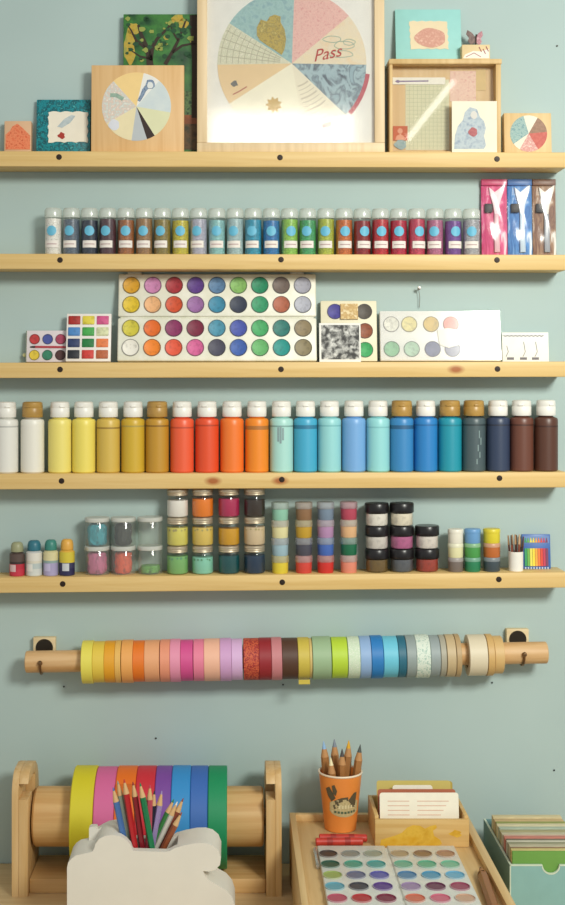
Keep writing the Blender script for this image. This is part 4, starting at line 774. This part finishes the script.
# card box
cd0, cd1 = 1.885, 1.985; bx0, bx1 = .2075, .3440
t = thing('card_box', 'open wooden card box with a yellow paint stain on its front', 'card box', ((bx0 + bx1) / 2, 0, ZF + .0004)); hw = (bx1 - bx0) / 2; bh = .0395
bw = wood('dcb878', 'cfa560', 0)
b = BM(); box(b, -hw, hw, Yd(cd0), Yd(cd0 + .007), 0, bh, .0008); obj('front_panel', b, bw, t)
b = BM(); box(b, -hw, -hw + .006, Yd(cd0 + .007), Yd(cd1), 0, bh + .004, .0008); box(b, hw - .006, hw, Yd(cd0 + .007), Yd(cd1), 0, bh + .004, .0008); obj('side_panel', b, bw, t)
b = BM(); box(b, -hw + .006, hw - .006, Yd(cd1 - .006), Yd(cd1), 0, bh + .004, .0008); box(b, -hw + .006, hw - .006, Yd(cd0 + .007), Yd(cd1 - .006), 0, .004); obj('back_panel', b, bw, t)
kq = cd0 / F
def LQ(px, py): return (X(px, cd0) - (bx0 + bx1) / 2, (845.5 - py) * kq)
b = BM(); st = [(380, 844), (381, 838), (388, 836), (395, 834), (402, 831), (407, 826), (413, 823.5), (420, 824), (425, 827), (430, 824.5), (436, 823), (437, 826), (433, 829), (434, 834), (440, 838), (442, 842), (438, 844.5), (425, 844), (410, 844.8), (395, 844.5)]
prism(b, Lp(LQ, st), Yd(cd0), Yd(cd0) - .0003); prism(b, Lp(LQ, blob(456, 832, 6, 3.4, 14, .2)), Yd(cd0), Yd(cd0) - .0002); obj('paint_stain', b, pat(['d9a31c', 'e0b43c', 'cf9a1c'], 60), t)
zi = ZF + .0048
CARDS = [(1.905, 380, 459, 793, 'f6f0dc', 'white lined card with faint red writing, frontmost in the card box', .15), (1.922, 378, 456, 789.5, 'b5694c', 'rust red card behind the white lined card', .15), (1.934, 393, 433, 785.5, 'f2ecd8', 'narrow white card between rust and yellow cards', .15), (1.947, 377, 451, 781, 'cdba68', 'yellow card with rounded corner standing behind the others', .15), (1.956, 377, 453, 781.5, 'b8a24c', 'olive yellow card at the very back of the card box', .15)]
for i, (d, p0, p1, pt, c, lb, an) in enumerate(CARDS):
    zt_ = Z(pt, d + .008); hcrd = (zt_ - zi) / math.cos(an); x0, x1 = X(p0, d + .004), X(p1, d + .004); wd = (x1 - x0) / 2
    t = thing('index_card', lb, 'card', ((x0 + x1) / 2, Yd(d), zi), (-an, 0, 0), 'cards in the wooden box')
    b = BM(); rc_ = .004; pts = [(-wd, 0), (wd, 0)] + arc(wd - rc_, hcrd - rc_, rc_, 0, 90, 5) + arc(-wd + rc_, hcrd - rc_, rc_, 90, 180, 5); prism(b, pts, -.0005, .0005); obj('card', b, mat(c, .8), t)
    if i == 0:
        b = BM()
        for j in range(4):
            zz = hcrd - .012 - j * .0065
            stroke(b, [(-wd * .8, zz), (-wd * .25, zz)], .0009, -.0005, .0002); stroke(b, [(-wd * .05, zz), (wd * .75 - j * .004, zz)], .0009, -.0005, .0002)
        obj('red_writing', b, mat('d9a890', .8), t)
# palette in the tray
pz = ZF + .0004; x0, x1 = .1225, .3200; dp0, dp1 = 1.612, 1.872
t = thing('paint_palette', 'clear plastic palette of shimmering round pans lying in the wooden tray', 'paint palette', ((x0 + x1) / 2, 0, pz)); hw = (x1 - x0) / 2
b = BM(); box(b, -hw, -.0015, Yd(dp0), Yd(dp1), 0, .0075, .002, 0, 3); box(b, .0015, hw, Yd(dp0), Yd(dp1), 0, .0075, .002, 0, 3); box(b, -.003, .003, Yd(dp0) + .004, Yd(dp1) - .004, .001, .005); obj('case', b, pat(['e0e0d6', 'd6d7ce', 'e4e3d8'], 40, rough=.3), t)
FP = [('4a3c38', '8a8a82', '9a9c88', 'ab9676', '8c6e54', 'a98064'), ('2f5a48', '4f9a84', '4f9a94', '6aa88c', '5fa886', '74b494'), ('9aac62', '6a6e88', '5c5aa4', '4f7fa6', '4f93b4', '6aaac8'), ('66a4b4', '44444c', '5c3c86', '9c84a8', '6a3450', '9a4660'), ('b8566a', 'b4383c', '7f2c44', 'cf7058', 'cc6a80', 'caa48a'), ('8a4a6a', '54708c', '3f8a6a', 'c89a44', 'a4644a', '6f6a84')]
colx = [X(328.2, 1.8366), X(350.8, 1.8366), X(373.2, 1.8366), X(399.6, 1.8366), X(422.8, 1.8366), X(445.6, 1.8366)]
for j, row in enumerate(FP):
    for i, c in enumerate(row):
        b = BM(); r = .0134; xx, yy = colx[i] - (x0 + x1) / 2, Yd(1.8366 - j * .0389)
        lathe(b, [(0, .0083), (r * .9, .0080), (r * .93, .0092), (r, .0092), (r, .0074)], (xx, yy, 0), 'Z', 24, mis=[0, 0, 1, 1])
        obj('paint_pan', b, [pat([c, c], 40, rough=.35), pat([''.join('%02x' % int(int(c[q:q+2], 16) * .5 + 205 * .5) for q in (0, 2, 4))] * 2, 40, rough=.3)], t)
b = BM(); box(b, -hw - .006, -hw - .001, Yd(1.80), Yd(1.87), .001, .006, .001); obj('lid_edge', b, glass('f0f4f0', .2, .1, .2), t, 'clear edge of the folded plastic lid')
# wooden pencil in the tray
dA, dB = (.6775) * F / (870 - VY), 1.60
pA = Vector((X(482, dA), Yd(dA), ZF + .0062)); pB = Vector((X(482, dA) + .001, Yd(dB), ZF + .0072))
pA = Vector((.3415, Yd(1.790), ZF + .0075)); pB = Vector((.3300, Yd(1.60), ZF + .0075))
pencil('thick brown wooden pencil lying along the right rim of the tray', pB, pA, .0073, '9a6234', '5a3a22', None, 'b07a48', .030, 'wooden_pencil', .35)

# ---------------------------------------------------------------- teal card box
gx0, gx1 = .387, .500; g0, g1 = 1.81, 2.0; gh = .0875; ty_ = .003
t = thing('card_file_box', 'teal cardboard box with finger notch, packed with cards, right of the tray', 'card box', ((gx0 + gx1) / 2, 0, DESK)); hw = (gx1 - gx0) / 2
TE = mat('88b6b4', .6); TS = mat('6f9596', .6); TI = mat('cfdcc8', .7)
nx_ = X(551, g0) - (gx0 + gx1) / 2; nr = .0115
b = BM(); pts = [(-hw, 0), (hw, 0), (hw, gh)] + arc(nx_, gh, nr, 0, -180, 14) + [(-hw, gh)]
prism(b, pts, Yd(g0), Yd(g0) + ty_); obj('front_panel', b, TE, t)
b = BM(); edge = [(-hw + .0004, gh)] + [(p[0], p[1]) for p in arc(nx_, gh, nr + .0006, 180, 360, 14)] + [(hw, gh)]; stroke(b, [(p[0], p[1] + .0004) for p in edge], .0018, Yd(g0) + ty_, ty_ + .0003); stroke(b, [(-hw + .0005, .0), (-hw + .0005, gh)], .0016, Yd(g0), .0003); obj('edge_trim', b, TI, t)
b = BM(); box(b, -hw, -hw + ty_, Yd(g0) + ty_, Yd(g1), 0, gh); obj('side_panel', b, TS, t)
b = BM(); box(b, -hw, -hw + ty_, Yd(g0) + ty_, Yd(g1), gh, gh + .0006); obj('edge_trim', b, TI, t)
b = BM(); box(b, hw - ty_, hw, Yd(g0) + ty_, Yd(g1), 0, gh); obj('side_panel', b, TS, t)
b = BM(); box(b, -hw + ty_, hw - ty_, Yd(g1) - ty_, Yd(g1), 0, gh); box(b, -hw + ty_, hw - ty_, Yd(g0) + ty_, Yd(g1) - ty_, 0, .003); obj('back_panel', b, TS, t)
CF = [('green', '6a9c44', .004), ('straw yellow', 'c9b878', .010), ('brown', '8a6a4a', .004), ('stone', 'b4ac90', .011), ('grey olive', '8f8c70', .009), ('pale grey', 'c0bca8', .007), ('dark taupe', '6f6452', .004), ('pinkish red', 'c07a6a', .010), ('soft rose', 'c9a490', .008), ('light stone', 'bcb498', .011), ('khaki', 'a49c74', .012), ('mint grey', 'a8b4a0', .010), ('cream', 'd0c4a0', .012), ('olive green', '8f9450', .010), ('tan', 'c4a878', .014), ('sand', 'cdbd92', .013)]
d = g0 + .0042
for i, (nm, c, th_) in enumerate(CF):
    rd = random.Random(i * 3 + 1); hh = .1025 + (rd.uniform(-.0006, .0014) if i else 0); xw = (gx1 - gx0) / 2 - .005
    t = thing('file_card', '%s card filed in the teal box, ' % nm + ('frontmost' if i == 0 else 'behind the %s one' % CF[i-1][0]), 'card', ((gx0 + gx1) / 2 + rd.uniform(-.0008, .0008), Yd(d), DESK + .0032), (0, 0, 0), 'cards filed in the teal box')
    b = BM(); box(b, -xw, xw, 0, th_ - .0008, 0, hh, .0004); obj('card', b, pat([''.join('%02x' % min(255, int(int(c[q:q+2], 16) * g_)) for q in (0, 2, 4)) for g_ in (1.16, .98, 1.2)], 60, (.4, 9, 1)) if i else mat(c, .7), t)
    d += th_

# ---------------------------------------------------------------- light
def area(name, loc, target, sx, sy, power, col):
    l = bpy.data.lights.new(name, 'AREA'); l.shape = 'RECTANGLE'; l.size = sx; l.size_y = sy; l.energy = power; l.color = col
    o = bpy.data.objects.new(name, l); C.objects.link(o); o.location = loc
    o.rotation_euler = (Vector(target) - Vector(loc)).to_track_quat('-Z', 'Y').to_euler(); return o
area('window_daylight', (1.14, -2.28, 2.45), (0.42, 0, 1.5), 0.6, 0.5, 12.4, (1.0, 1.0, 0.91)).data.spread = math.radians(88)
area('ceiling_lamp', (0.155, -2.07, 2.39), (0.12, 0, 1.7), 0.43, 0.14, 1.9, (1.0, 0.92, 0.76))
o = area('streak_light', (0.68, -2.38, 2.812), (0.30, 0, 1.95), 0.27, 0.021, 0.075, (1.0, 0.98, 0.92))  # added strip light, placed so the case glass reflects a diagonal streak
o.matrix_world = Matrix.Translation((0.68, -2.38, 2.812)) @ Matrix.Rotation(PI / 2, 4, 'X') @ Matrix.Rotation(math.atan2(.221, .173), 4, 'Z')
w = bpy.data.worlds.new('room_ambience'); bpy.context.scene.world = w; w.use_nodes = True
bg = w.node_tree.nodes['Background']; bg.inputs['Color'].default_value = (0.85, 0.87, 0.86, 1); bg.inputs['Strength'].default_value = 0.49
# ---------------------------------------------------------------- camera
cam = bpy.data.cameras.new('camera'); co = bpy.data.objects.new('camera', cam); C.objects.link(co)
co.location = (0, CAMY, EZ); co.rotation_euler = (PI / 2, 0, 0)
cam.sensor_fit = 'HORIZONTAL'; cam.sensor_width = 36; cam.lens = F / 565 * 36
cam.shift_x = (282.5 - VX) / 565; cam.shift_y = -(452.5 - VY) / 565; cam.clip_start = 0.05
sc = bpy.context.scene; sc.camera = co
sc.view_settings.view_transform = 'Standard'; sc.view_settings.look = 'None'; sc.view_settings.gamma = 1.0; sc.view_settings.exposure = 0.08; sc.view_settings.use_curve_mapping = False
sc.cycles.transparent_max_bounces = 24
